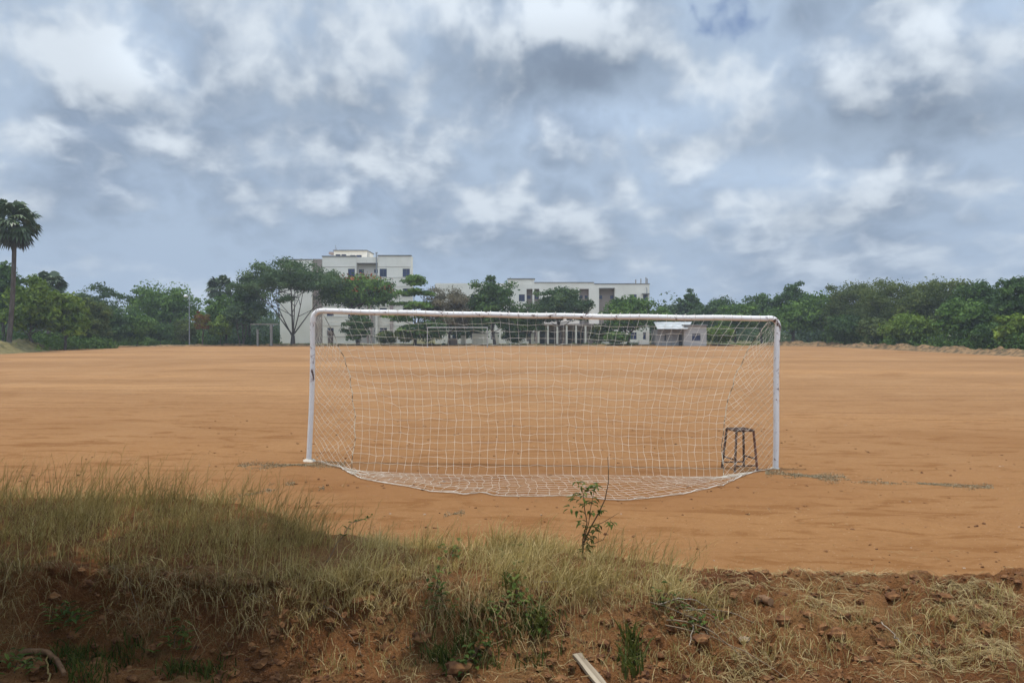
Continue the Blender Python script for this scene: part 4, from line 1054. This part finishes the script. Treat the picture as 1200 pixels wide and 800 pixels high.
def foreground_grass():
    rng = np.random.default_rng(31)
    # main dry turf
    def dens(x, y):
        plate = sm((y - edgeF(x) + .30) / .25) * sm((edgeB(x) + .75 - y) / .75)
        cl = np.clip(.42 + 1.7 * fbm(x * 2.4, y * 2.4, 61, 3), .05, 1)
        r = (1 - .985 * sm((x - 1.25) / .7)) * (.31 + .69 * sm((x + 2.0) / 1.0))
        return np.clip(plate * cl * 1.25, 0, 1) * r
    x, y = grass_points(rng, 170000, dens)
    n = len(x); z = bank_z(x, y)
    hl = np.interp(x, [-4, -2.4, -1.5, -.8, .4, 1.0, 1.7], [.19, .18, .16, .20, .24, .18, .09])
    h = hl * rng.uniform(.3, 1.2, n) ** 1.2
    a = rng.uniform(0, 2 * math.pi, n); q = np.abs(rng.normal(.55, .45, n))
    lean = np.stack([.18 + np.cos(a) * q, np.sin(a) * q * .8 - .1], 1)
    clump = fbm(x * 2.3, y * 2.3, 71, 3); h = h * np.clip(.75 + 1.1 * fbm(x * 4.1, y * 4.1, 73, 3), .35, 1.7)
    tint = np.clip(.50 + .45 * clump + rng.normal(0, .27, n) + .26 * sm((x + 1.7) / 1.0), 0, 1)
    blades('dry_grass', np.stack([x, y, z], 1), h, lean, M['grass_dry'], 1, w=rng.uniform(.0022, .0068, n), tint=tint, curl=.75)
    # dry blades hanging over the broken lip of the bank
    k = 3600; x = rng.uniform(-4.4, 1.4, k); x = x[rng.uniform(size=k) < np.clip(.45 + 1.6 * fbm(x * 2.2, x * 0, 85, 3), .05, 1)]; k = len(x)
    y = edgeF(x) + rng.uniform(-.28, .06, k); h = rng.uniform(.08, .26, k)
    blades('hanging_dry_grass', np.stack([x, y, bank_z(x, y)], 1), h, np.stack([rng.normal(.1, .5, k), rng.normal(-.9, .35, k)], 1), M['straw'], 4, w=rng.uniform(.002, .005, k), curl=1.7, tint=np.clip(rng.normal(.45, .25, k), 0, 1))
    # tall wispy stalks
    k = 2600; x = rng.uniform(-4.6, 1.3, k); dn = np.interp(x, [-4.6, -2.6, -1.4, -.9, 0, 1.3], [1, 1, .8, .35, .5, .3])
    x = x[rng.uniform(size=k) < dn * np.clip(.5 + 1.6 * fbm(x * 3.1, x * 0, 83, 3), .05, 1)]; k = len(x); y = edgeF(x) + rng.uniform(.1, 1, k) * (edgeB(x) - edgeF(x)); z = bank_z(x, y)
    h = np.interp(x, [-4.6, -2.6, -1.4, -.8, .3, 1.3], [.56, .52, .44, .34, .36, .28]) * rng.uniform(.45, 1.12, k)
    lean = np.stack([rng.normal(.42, .30, k), rng.normal(0, .2, k)], 1)
    blades('tall_grass_stalks', np.stack([x, y, z], 1), h, lean, M['grass_dry'], 2, w=.0040, tint=np.clip(rng.normal(.30, .16, k), 0, 1), curl=.7)
    x2 = np.repeat(x[::3], 5); y2 = np.repeat(y[::3], 5); kk = len(x2)
    hb = np.repeat(h[::3], 5) * np.tile(np.linspace(.35, .8, 5), len(x[::3]))
    ln = np.repeat(lean[::3], 5, 0); tt = np.tile(np.linspace(.35, .8, 5), len(x[::3]))
    hh = np.repeat(h[::3], 5)
    P2 = np.stack([x2 + ln[:, 0] * tt ** 1.7 * hh, y2 + ln[:, 1] * tt ** 1.7 * hh, np.repeat(z[::3], 5) + hh * (tt - .35 * tt ** 3 * np.hypot(ln[:, 0], ln[:, 1]))], 1)
    blades('grass_seed_sprays', P2, rng.uniform(.05, .12, kk), np.stack([rng.normal(.5, .6, kk), rng.normal(0, .4, kk)], 1), M['grass_dry'], 3, w=.0030, tint=np.clip(rng.normal(.35, .18, kk), 0, 1))
    # green blades in the hollow and among the clods
    def tufts(centres, per, hh, spread, seed, mat, nm, w=.008, tm=.5):
        r2 = np.random.default_rng(seed); P = []; Hh = []; Ln = []
        for (px, py) in centres:
            c = on_bank(px, py); m_ = int(per * r2.uniform(.6, 1.4))
            xx = c.x + r2.normal(0, spread, m_); yy = c.y + r2.normal(0, spread * .6, m_)
            P.append(np.stack([xx, yy, bank_z(xx, yy) - .005], 1)); Hh.append(hh * r2.uniform(.4, 1.2, m_))
            a = r2.uniform(0, 2 * math.pi, m_); q = r2.uniform(.1, .9, m_); Ln.append(np.stack([np.cos(a) * q, np.sin(a) * q], 1))
        P = np.vstack(P); blades(nm, P, np.concatenate(Hh), np.vstack(Ln), mat, seed, w=w, curl=.9, tint=np.clip(r2.normal(tm, .25, len(P)), 0, 1))
    r3 = np.random.default_rng(8)
    cs = [(r3.uniform(70, 160), r3.uniform(762, 800)) for i in range(13)] + [(r3.uniform(200, 290), r3.uniform(780, 800)) for i in range(6)] + [(r3.uniform(490, 640), r3.uniform(720, 800)) for i in range(16)]
    tufts(cs, 34, .10, .06, 41, M['grass_green'], 'green_grass')
    tufts([(736, 752), (742, 768), (733, 780), (745, 790), (628, 742), (632, 726), (598, 690), (520, 775)], 26, .17, .03, 42, M['grass_green'], 'broad_leaf_grass', w=.014, tm=.65)
    cs = [(r3.uniform(330, 1010), r3.uniform(690, 800)) for i in range(110)] + [(r3.uniform(1040, 1200), r3.uniform(690, 800)) for i in range(40)]
    tufts(cs, 22, .10, .07, 43, M['grass_dry'], 'sparse_dry_grass', w=.0045, tm=.6)
    cs = [(r3.uniform(830, 960), r3.uniform(650, 690)) for i in range(40)] + [(r3.uniform(1080, 1200), r3.uniform(684, 740)) for i in range(50)] + [(r3.uniform(975, 1060), r3.uniform(690, 720)) for i in range(10)]
foreground_grass()
def litter(name, n, region, mat, seed, lmin, lmax, w, spread=.9, zf=bank_z):
    """straws lying on the bank"""
    rng = np.random.default_rng(seed); g = Geo()
    x, y = region(rng, n); n = len(x); a = rng.normal(-.6, spread, n); L = rng.uniform(lmin, lmax, n) * rng.uniform(.4, 1, n); bend = rng.normal(0, .16, n)
    V = np.zeros((n, 8, 3))
    for k, t in enumerate((-.5, -.17, .17, .5)):
        aa = a + bend * t
        cx = x + np.cos(aa) * L * t; cy = y + np.sin(aa) * L * t * .8; cz = zf(cx, cy) + (.012 if zf is bank_z else .004) + rng.uniform(0, .022, n) * (1 - abs(t))
        nx, ny = -np.sin(aa) * w * .5, np.cos(aa) * w * .5
        V[:, 2 * k] = np.stack([cx - nx, cy - ny, cz], 1); V[:, 2 * k + 1] = np.stack([cx + nx, cy + ny, cz + .001], 1)
    b = np.arange(n)[:, None] * 8
    F = np.concatenate([b + np.array([[2 * k, 2 * k + 1, 2 * k + 3, 2 * k + 2]]) for k in range(3)])
    g.add(V.reshape(-1, 3), F, np.repeat(np.clip(rng.normal(.5, .28, n), 0, 1), 8))
    tag(g.build(name, mat), kind='stuff')
def reg_all(rng, n):
    x = rng.uniform(-3.6, 4, n); y = rng.uniform(3.7, 5.4, n)
    p = np.clip(.35 + 1.3 * fbm(x * 1.6, y * 1.6, 91, 3), .04, 1) * (.35 + .65 * sm((x + 1.2) / 1.2))
    k = rng.uniform(size=n) < p; return x[k], y[k]
litter('dry_straw', 10000, reg_all, M['straw'], 51, .03, .14, .0026)
def reg_mats(rng, n):
    P = []
    for (px, py, rx, ry, wt) in ((1010, 672, 45, 16, .16), (905, 676, 50, 12, .15), (1125, 690, 22, 8, .10), (1150, 712, 45, 22, .20), (1110, 770, 70, 25, .16), (985, 712, 35, 14, .08), (880, 775, 35, 22, .08), (1180, 760, 25, 25, .07)):
        for q in range(int(n * wt)):
            p = on_bank_fast(px + rng.normal() * rx * .6, py + rng.normal() * ry * .6); P.append(p)
    P = np.array(P); return P[:, 0], P[:, 1]
def on_bank_fast(px, py):
    y = np.interp(py, [640, 680, 720, 760, 800], BANK_D[int(np.clip((px - 800) // 50, 0, 8))]); return ((px - CX) / FPX * y, y)
BANK_D = [[on_bank(825 + 50 * k, q).y for q in (660, 685, 720, 760, 799)] for k in range(9)]
litter('straw_mats', 1700, reg_mats, M['straw'], 52, .05, .20, .0026, .4)
def reg_field(rng, n):
    x = rng.uniform(-6, 8, n); y = 5.9 + 7 * rng.uniform(size=n) ** 1.6
    k = rng.uniform(size=n) < np.clip(.3 + 1.2 * fbm(x * .8, y * 1.2, 93, 3), .03, 1); return x[k], y[k]
litter('field_straw', 2600, reg_field, M['straw'], 53, .03, .13, .0045, 1.5, gz)
# clods, stones -----------------------------------------------------------------
def ico(rng, r, sq=(1, 1, .7), rough=.28):
    t = (1 + 5 ** .5) / 2
    V = np.array([(-1, t, 0), (1, t, 0), (-1, -t, 0), (1, -t, 0), (0, -1, t), (0, 1, t), (0, -1, -t), (0, 1, -t), (t, 0, -1), (t, 0, 1), (-t, 0, -1), (-t, 0, 1)], float)
    F = [(0, 11, 5), (0, 5, 1), (0, 1, 7), (0, 7, 10), (0, 10, 11), (1, 5, 9), (5, 11, 4), (11, 10, 2), (10, 7, 6), (7, 1, 8), (3, 9, 4), (3, 4, 2), (3, 2, 6), (3, 6, 8), (3, 8, 9), (4, 9, 5), (2, 4, 11), (6, 2, 10), (8, 6, 7), (9, 8, 1)]
    V /= np.linalg.norm(V[0]); V = list(map(tuple, V)); mid = {}
    F2 = []
    def mp(a, b):
        k = (min(a, b), max(a, b))
        if k not in mid:
            p = np.array(V[a]) + np.array(V[b]); V.append(tuple(p / np.linalg.norm(p))); mid[k] = len(V) - 1
        return mid[k]
    for a, b, c in F:
        x, y, z = mp(a, b), mp(b, c), mp(c, a); F2 += [(a, x, z), (b, y, x), (c, z, y), (x, y, z)]
    V = np.array(V); V *= (1 + rough * rng.uniform(-1, 1, (len(V), 1)))
    return V * r * np.array(sq), np.array(F2)
def scatter_lumps(name, pts, mat, seed, rmin, rmax, zf):
    rng = np.random.default_rng(seed); g = Geo()
    for (x, y) in pts:
        r = rmin + (rmax - rmin) * rng.uniform() ** 4; V, F = ico(rng, r, (rng.uniform(.7, 1.6), rng.uniform(.7, 1.3), rng.uniform(.4, .9)), .38)
        a = rng.uniform(0, 6.28); c, s = math.cos(a), math.sin(a); V = V @ np.array([[c, s, 0], [-s, c, 0], [0, 0, 1]])
        g.F_tri(V + np.array([x, y, float(zf(x, y)) + r * .05]), F, rng.uniform())
    tag(g.build(name, mat), kind='stuff')
rng = np.random.default_rng(77)
pts = [(rng.uniform(-3, 4), rng.uniform(3.8, 5.2)) for i in range(6500)]
pts = [(x, y) for x, y in pts if rng.uniform() < (-.15 + 1.15 * float(vnoise(x * 1.7, y * 1.7, 5)))]
scatter_lumps('soil_clods', pts, M['clod'], 78, .005, .034, bank_z)
pts = [(rng.uniform(-7, 9), 6.0 + 12 * rng.uniform() ** 1.8) for i in range(4200)]
pts = [(x, y) for x, y in pts if float(vnoise(x * .9, y * 1.5, 15)) > rng.uniform(.2, .8)]
scatter_lumps('field_crumbs', pts, M['clod'], 79, .004, .022, gz)
pts = [(rng.uniform(-7, 9), 6.2 + 14 * rng.uniform() ** 1.8) for i in range(350)]
scatter_lumps('field_pebbles', pts, M['stone'], 80, .004, .014, gz)
# grit / dry turf strips on the goal line --------------------------------------------
def line_strip(name, polys, n, seed, mat, hmax):
    rng = np.random.default_rng(seed); P = []
    for (pa, pb, wpx, wt) in polys:
        k = int(n * wt); t = rng.uniform(0, 1, k)
        px = pa[0] + (pb[0] - pa[0]) * t; py = pa[1] + (pb[1] - pa[1]) * t + rng.normal(0, 1, k) * wpx * (.6 + .4 * np.sin(t * 9))
        P += [tuple(on_ground(a, b)) for a, b in zip(px, py)]
    P = np.array(P); k = len(P); h = hmax * rng.uniform(.25, 1.0, k); an = rng.uniform(0, 6.28, k); q = rng.uniform(.3, 1.4, k)
    keep = fbm(P[:, 0] * 3, P[:, 1] * 5, seed, 3) > -.25
    blades(name, P[keep], h[keep], np.stack([np.cos(an) * q, np.sin(an) * q], 1)[keep], mat, seed, w=.008, curl=.8)
line_strip('goal_line_turf', [((897, 554), (990, 561), 3.0, .32), ((990, 562), (1165, 571), 2.0, .30), ((278, 546), (405, 544), 2.6, .26), ((312, 573), (345, 567), 2.6, .07), ((275, 585), (318, 573), 2.4, .03), ((372, 573), (380, 572), 1.5, .01), ((520, 604), (545, 600), 2, .015)], 11000, 61, M['grit'], .026)

# individual plants and pieces on the bank ----------------------------------------------
def leaf_shape(g, base, dirv, up, L, W, tint, fold=.25):
    dirv = Vector(dirv).normalized(); sd = dirv.cross(Vector(up)).normalized(); n = sd.cross(dirv)
    b = Vector(base)
    V = [b, b + dirv * L * .3 + sd * W * .42 + n * W * fold, b + dirv * L * .65 + sd * W * .38 + n * W * fold, b + dirv * L - n * L * .12,
         b + dirv * L * .65 - sd * W * .38 + n * W * fold, b + dirv * L * .3 - sd * W * .42 + n * W * fold, b + dirv * L * .3, b + dirv * L * .65]
    g.add([tuple(v) for v in V], [(0, 6, 1, 1), (6, 7, 2, 1), (7, 3, 2, 2), (0, 5, 6, 6), (5, 4, 7, 6), (4, 3, 7, 7)], tint)
def sapling():
    rng = np.random.default_rng(14); c = on_bank(682, 655); d = c.y; k = d / FPX
    r = thing('sapling', 'slender sapling with green leaflets and a tall bare twig before the net', 'sapling', c)
    def L(px, py, dy=0.0): q = at(px, py, d + dy); return np.array(q - c)
    stems = [[L(682, 656), L(684, 636), L(692, 618), L(702, 600), L(709, 585), L(713, 565), L(713, 548), L(712, 535)],
             [L(682, 656), L(683, 632), L(688, 612), L(685, 596), L(684, 580), L(681, 570)],
             [L(683, 640), L(686, 626), L(690, 612), L(692, 596), L(697, 570)],
             [L(695, 637, .05), L(707, 632, .05), L(713, 620, .08), L(716, 608, .08)], [L(690, 618), L(706, 612), L(718, 605), L(726, 600)]]
    rad = [(.0075, .002), (.006, .002), (.005, .0018), (.003, .0012), (.003, .001)]
    g = Geo()
    for P, (a, b) in zip(stems, rad): g.tube(P, np.linspace(a, b, len(P)), 6)
    g.build('stem', M['stem_brown'], r, smooth=True)
    g = Geo()
    spots = [(681, 570), (684, 580), (676, 578), (690, 574), (697, 568), (698, 571), (694, 586), (685, 592), (679, 584), (672, 583), (668, 594), (675, 597), (690, 600), (697, 590), (700, 599), (683, 610), (680, 612), (690, 617), (697, 620), (701, 617), (686, 625), (691, 630), (688, 637), (695, 632), (714, 612), (717, 613), (684, 643), (690, 640), (676, 566), (692, 570), (704, 596)]
    for (px, py) in spots:
        b = L(px, py, rng.uniform(-.06, .06)) 
        for q in range(int(rng.integers(4, 7))):
            a = rng.uniform(0, 6.28); dv = (math.cos(a), math.sin(a) * .8, rng.uniform(-.75, .25))
            leaf_shape(g, b + rng.normal(size=3) * .012, dv, (0, 0, 1), rng.uniform(.040, .068), rng.uniform(.018, .027), rng.uniform())
    g.build('leaves', M['weed_leaf'], r)
sapling()
def weed(label, path, n, ls, seed, cat='weed', name='leafy_weed', up=.05, mat='weed_leaf', round_=.75, group='leafy weeds on the earth bank'):
    """creeping leafy plant along pixel points on the bank"""
    rng = np.random.default_rng(seed); pts = [on_bank(*p) for p in path]; c = pts[0]
    r = thing(name, label, cat, c, group)
    P = np.array([np.array(p - c) + np.array([0, -.01, up * (.3 + rng.uniform())]) for p in pts])
    t = np.linspace(0, 1, len(P) * 5); s = np.linspace(0, 1, len(P)); Q = np.stack([np.interp(t, s, P[:, i]) for i in range(3)], 1)
    Q[:, 2] += .015 * np.sin(t * 25); Q[0, 2] -= up
    g = Geo(); g.tube(Q, np.linspace(.004, .002, len(Q)), 5); g.build('stem', M['stem_brown'], r)
    g = Geo()
    for k in range(n):
        b = Q[int(rng.integers(0, len(Q)))] + rng.normal(size=3) * np.array([.05, .03, .035]); b[2] = abs(b[2] - Q[0, 2]) * 1 + Q[0, 2] if len(path) == 1 else b[2]
        a = rng.uniform(0, 6.28); leaf_shape(g, b, (math.cos(a), math.sin(a) - .3, rng.uniform(-.2, .7)), (0, 0, 1), ls * rng.uniform(.6, 1.3), ls * round_ * rng.uniform(.7, 1.1), rng.uniform())
    g.build('leaves', M[mat], r)
weed('dark round-leaved weed climbing the grass edge at the middle of the bank', [(590, 668), (596, 655), (606, 657), (600, 676), (606, 690)], 46, .05, 1)
weed('leafy weed hanging down the bank below the round-leaved one', [(604, 692), (608, 708), (616, 722), (626, 736)], 70, .045, 2)
weed('round-leaved weed left of the middle, above the shaded hollow', [(520, 672), (526, 655), (534, 650), (522, 668)], 26, .05, 3)
weed('drooping weed on the left side of the orange bare patch', [(512, 690), (516, 705), (520, 722)], 50, .04, 4)
weed('small weed at the tip of the orange bare patch', [(578, 735), (584, 722), (592, 712)], 34, .04, 5)
weed('long-leaved dark weed in the shaded hollow at the left', [(60, 728), (80, 725), (98, 732), (70, 740)], 60, .075, 6, round_=.28)
weed('long-leaved weed in the shade beside the lit straw patch', [(205, 758), (212, 748), (222, 752), (208, 765)], 44, .07, 7, round_=.28)
weed('small pale weed beside the heap of dry twigs', [(770, 705), (785, 712), (805, 728)], 40, .04, 8)
weed('dark clump of leaves in the bottom left corner', [(18, 790), (40, 785), (10, 775)], 50, .06, 9, round_=.4)
weed('low weed near the bottom edge left of the plank', [(560, 770), (545, 785), (570, 760)], 46, .045, 10)
weed('weed sprouting under the heap of dry twigs, above the brown clod', [(828, 742), (815, 732), (838, 735)], 24, .04, 11)
def twig_thing(name, label, cat, pix, r0, r1, mat, lift=.02, forks=(), leaves=0, group=None, seed=0, bank=True):
    rng = np.random.default_rng(seed); pts = [on_bank(*p) for p in pix]; c = pts[0].copy()
    r = thing(name, label, cat, c, group)
    P = np.array([np.array(p - c) + np.array([0, 0, lift]) for p in pts]); P[0, 2] -= lift * .8
    t = np.linspace(0, 1, 10); s = np.linspace(0, 1, len(P)); Q = np.stack([np.interp(t, s, P[:, i]) for i in range(3)], 1) + rng.normal(size=(10, 3)) * .006
    g = Geo(); g.tube(Q, np.linspace(r0, r1, 10), 6)
    for (tt, dx, dz, ln) in forks:
        b = Q[int(tt * 9)]; e = b + np.array([dx, -.05, dz]) * ln
        g.tube([b, (b + e) / 2 + rng.normal(size=3) * .01, e], [r0 * .6, r0 * .45, r1 * .6], 5)
    g.build('stem', M[mat], r, smooth=True)
    if leaves:
        g = Geo()
        for k in range(leaves):
            b = Q[int(rng.integers(3, 10))]; a = rng.uniform(0, 6.28); leaf_shape(g, b, (math.cos(a), math.sin(a) * .5, rng.uniform(-.2, .8)), (0, 0, 1), .04, .022, rng.uniform())
        g.build('leaves', M['weed_leaf'], r)
    return r
GS = 'dry sticks on the earth bank'
twig_thing('dry_stick', 'white bare stick lying in the grass right of the round-leaved weed', 'stick', [(625, 686), (645, 688), (666, 690)], .0055, .003, 'stick_pale', .04, group=GS, seed=1)
twig_thing('dry_root', 'long thin root hanging down the shaded face at the left', 'root', [(128, 664), (150, 684), (158, 710), (165, 738)], .0034, .0014, 'stick_root', .03, [(.35, -.3, -.5, .3)], group=GS, seed=2)
twig_thing('dry_root', 'forked thin root right of the long one on the shaded face', 'root', [(164, 684), (170, 695), (166, 722)], .0028, .0012, 'stick_root', .03, [(.4, .5, .2, .12)], group=GS, seed=3)
twig_thing('dry_stick', 'grey-brown stick sloping across the lit clod right of the hollow', 'stick', [(284, 698), (302, 706), (322, 718)], .0034, .0014, 'stick_root', .03, group=GS, seed=4)
twig_thing('dry_stick', 'branched thin twig in the shade right of the lit clod', 'stick', [(362, 728), (376, 717), (390, 722), (408, 740)], .0034, .0014, 'stick_root', .035, [(.3, .6, .5, .16), (.6, .8, -.3, .16), (.5, -.4, .5, .12)], group=GS, seed=5)
twig_thing('dry_stick', 'thin dry stick sloping down near the shaded bottom middle', 'stick', [(406, 744), (418, 760), (427, 776)], .003, .0016, 'stick_root', .03, group=GS, seed=6)
twig_thing('dry_stick', 'short stick standing out of the soil right of the earth mound', 'stick', [(1033, 735), (1046, 750), (1056, 760)], .004, .003, 'stick_pale', .03, group=GS, seed=7)
twig_thing('leafy_twig', 'thin twig with a few leaves leaning over the grass left of the middle', 'twig', [(385, 662), (408, 640), (436, 622)], .004, .002, 'stem_brown', .16, leaves=22, seed=8)
twig_thing('palm_husk', 'curved brown palm husk in the bottom left corner', 'husk', [(26, 766), (50, 769), (66, 782), (76, 796)], 0.022, .012, 'husk', .03, seed=9)
twig_thing('green_stalk', 'single yellow-green stalk under the curved husk', 'stalk', [(58, 800), (57, 790), (55, 778)], .006, .004, 'grass_dry', .04, seed=10)
twig_thing('driftwood_log', 'short split brown log at the grass edge above the earth mound', 'log', [(886, 706), (894, 704.5), (904, 710)], .022, .026, 'husk', .022, seed=11)
def stem_heap():
    rng = np.random.default_rng(6); a = on_bank(765, 705); b = on_bank(900, 788)
    GH = 'heap of dry twigs right of the middle'
    for i in range(9):
        o1 = rng.normal(size=2) * np.array([12, 10]); o2 = rng.normal(size=2) * np.array([22, 16]); f0 = rng.uniform(0, .35); f1 = rng.uniform(.6, 1.0)
        p0 = (765 + 135 * f0 + o1[0], 706 + 82 * f0 ** 1.2 + o1[1]); p1 = (765 + 135 * f1 + o2[0], 706 + 82 * f1 ** 1.2 + o2[1]); pm = ((p0[0] + p1[0]) / 2 + 6, (p0[1] + p1[1]) / 2 - 9)
        pts = [on_bank(*p) for p in (p0, pm, p1)]; c = pts[0].copy()
        P = np.array([np.array(p - c) for p in pts]); P[:, 2] += np.array([.012, .05 + .02 * rng.uniform(), .015])
        t = np.linspace(0, 1, 9)[:, None]; Q = (1 - t) ** 2 * P[0] + 2 * t * (1 - t) * P[1] + t ** 2 * P[2] + rng.normal(size=(9, 3)) * .003
        g = Geo(); g.tube(Q, np.linspace(.0042, .0018, 9) * rng.uniform(.7, 1.2), 6)
        o = g.build('dry_twig', M['stick_root' if i % 3 else 'stick_pale'], smooth=True); o.location = c
        tag(o, 'dry %s twig in the loose heap of twigs right of the middle' % ('pale' if i % 3 == 0 else 'brown'), 'twig', GH + (' (pale)' if i % 3 == 0 else ' (dark)'))
stem_heap()
def plank():
    a = on_bank(676, 772); b = on_bank(706, 806); c = (a + b) / 2; c.z += .012
    dv = Vector((b.x - a.x, b.y - a.y, b.z - a.z)); Lh = max(dv.length / 2 * .8, .15)
    g = Geo(); n = 12; xs = np.linspace(-Lh, Lh, n)
    for s in (0,):
        w = .028 + .003 * np.sin(xs * 20) - .010 * np.clip(xs, 0, 1); V = []
        for x, ww in zip(xs, w): V += [(x, -ww, -.009), (x, ww, -.009), (x, ww, .009), (x, -ww, .009)]
        F = [(i * 4 + k, i * 4 + (k + 1) % 4, i * 4 + 4 + (k + 1) % 4, i * 4 + 4 + k) for i in range(n - 1) for k in range(4)] + [(0, 3, 2, 1), (n * 4 - 4, n * 4 - 3, n * 4 - 2, n * 4 - 1)]
        g.add(V, F)
    o = g.build('wood_plank', M['plank']); o.location = c
    o.rotation_mode = 'QUATERNION'; o.rotation_quaternion = dv.to_track_quat('X', 'Z')
    tag(o, 'short grey weathered plank lying on the bank at the bottom edge', 'plank')
plank()
ST = [(318, 632, .055, 'dark earth lump at the right end of the tall grass', 'clod'), (872, 752, .03, 'brown rounded stone under the heap of dry twigs', 'stone'), (822, 752, .045, 'reddish brown clod beneath the heap of dry twigs', 'clod'),
      (918, 730, .04, 'dark lump of earth left of the straw tuft on the mound', 'clod'), (980, 745, .045, 'dark root ball on the open soil of the mound', 'clod'), (1045, 702, .04, 'pale brown clod high on the mound', 'clod'),
      (495, 749, .05, 'orange clod at the lower left of the bare patch', 'clod'), (535, 785, .07, 'large orange clod at the bottom edge left of the plank', 'clod'), (1105, 705, .045, 'red clod near the straw at the upper right of the mound', 'clod'), (1155, 735, .035, 'grey-brown lump in the straw at the far right', 'clod')]
for j, (px, py, r, lb, ct) in enumerate(ST):
    rr = np.random.default_rng(200 + j); p = on_bank(px, py); V, F = ico(rr, r * .85, (1.35, 1.0, .7), .34); g = Geo(); g.F_tri(V, F)
    o = g.build('stone' if ct == 'stone' else 'earth_clod', M['stone' if ct == 'stone' else 'clod'], smooth=False); o.location = p + Vector((0, 0, r * .12)); tag(o, lb, ct, 'clods on the earth bank')

# ================================================================== shade tree behind / above the camera side
def shade_tree():
    rng = np.random.default_rng(99)
    r = thing('shade_tree', 'leafy tree overhanging the left foreground from outside the picture, casting dappled shade', 'tree', (-7.2, 1.2, .1))
    o = np.array([-7.2, 1.2, .1]); cl = []
    for i in range(120):
        x = rng.uniform(-6.8, -1.9); y = rng.uniform(2.6, 5.5) if i % 5 else rng.uniform(5.5, 6.7); z = rng.uniform(5.7, 7.6) + .12 * max(y - 5, 0)
        if vnoise(x * 1.1, y * 1.1, 33) < .30: continue
        cl.append((np.array([x, y, z]), rng.uniform(.35, .6)))
    for i in range(7):
        cl.append((np.array([rng.uniform(-2.0, .3), rng.uniform(3.2, 4.7), rng.uniform(5.9, 7.2)]), rng.uniform(.2, .4)))
    for i in range(230):                                      # added unseen leaf mass beside and behind the camera, darkens the bank face
        y = rng.uniform(-4.5, 2.6); x = rng.uniform(-9.5, (-.4 if y < -1.2 else -1.6) - .25 * max(y, 0)); lo = .6 if y < -1.2 else (2.2 if x < -4.2 - .7 * max(y, 0) else 5.2)
        cl.append((np.array([x, y, rng.uniform(lo, 7.4)]), rng.uniform(.5, .8)))
    P, Nn, T = [], [], []
    for c, cr in cl:
        k = int((190 if c[1] < 5.3 else 120) * (cr / .5) ** 2); v = rng.normal(size=(k, 3)); v /= np.linalg.norm(v, axis=1)[:, None]
        P.append(c - o + v * cr * rng.uniform(.3, 1.1, (k, 1)) * np.array([1, 1, .6])); Nn.append(v * .4 + rng.normal(size=(k, 3)) * .4 + np.array([0, 0, .8])); T.append(np.clip(rng.normal(.5, .2, k), 0, 1))
    P = np.vstack(P); Nn = np.vstack(Nn); T = np.concatenate(T)
    g = Geo(); V, F = leaf_quads(rng, P, Nn, .20 * rng.uniform(.6, 1.3, len(P)), .55); g.add(V, F, np.repeat(T, 4)); g.build('crown', M['leaf_mid'], r)
    g = Geo(); zs = np.linspace(-.2, 4.6, 8); tr = np.stack([.12 * zs, .16 * zs, zs], 1); g.tube(tr, np.linspace(.24, .15, 8), 10)
    for c, cr in cl[::3]:
        e = c - o; s = tr[-1] if rng.uniform() < .6 else tr[-3]; mid = (s + e) / 2 + np.array([0, 0, .5]); t = np.linspace(0, 1, 7)[:, None]
        g.tube((1 - t) ** 2 * s + 2 * t * (1 - t) * mid + t ** 2 * e, np.linspace(.07, .015, 7), 6, cap=False)
    g.build('trunk', M['bark'], r, smooth=True)
shade_tree()
# ================================================================== thin midday haze
def haze():
    g = Geo(); g.box((-620, -320, -1.5), (620, 920, 24)); mt = bpy.data.materials.new('haze'); mt.use_nodes = True
    nt = mt.node_tree; nt.nodes.clear(); v = nt.nodes.new('ShaderNodeVolumePrincipled'); o = nt.nodes.new('ShaderNodeOutputMaterial')
    v.inputs['Color'].default_value = (.86, .92, 1.0, 1); v.inputs['Density'].default_value = HAZE; v.inputs['Anisotropy'].default_value = .1
    nt.links.new(v.outputs[0], o.inputs['Volume'])
    tag(g.build('haze', mt), kind='stuff')
HAZE = 0.0006
haze()
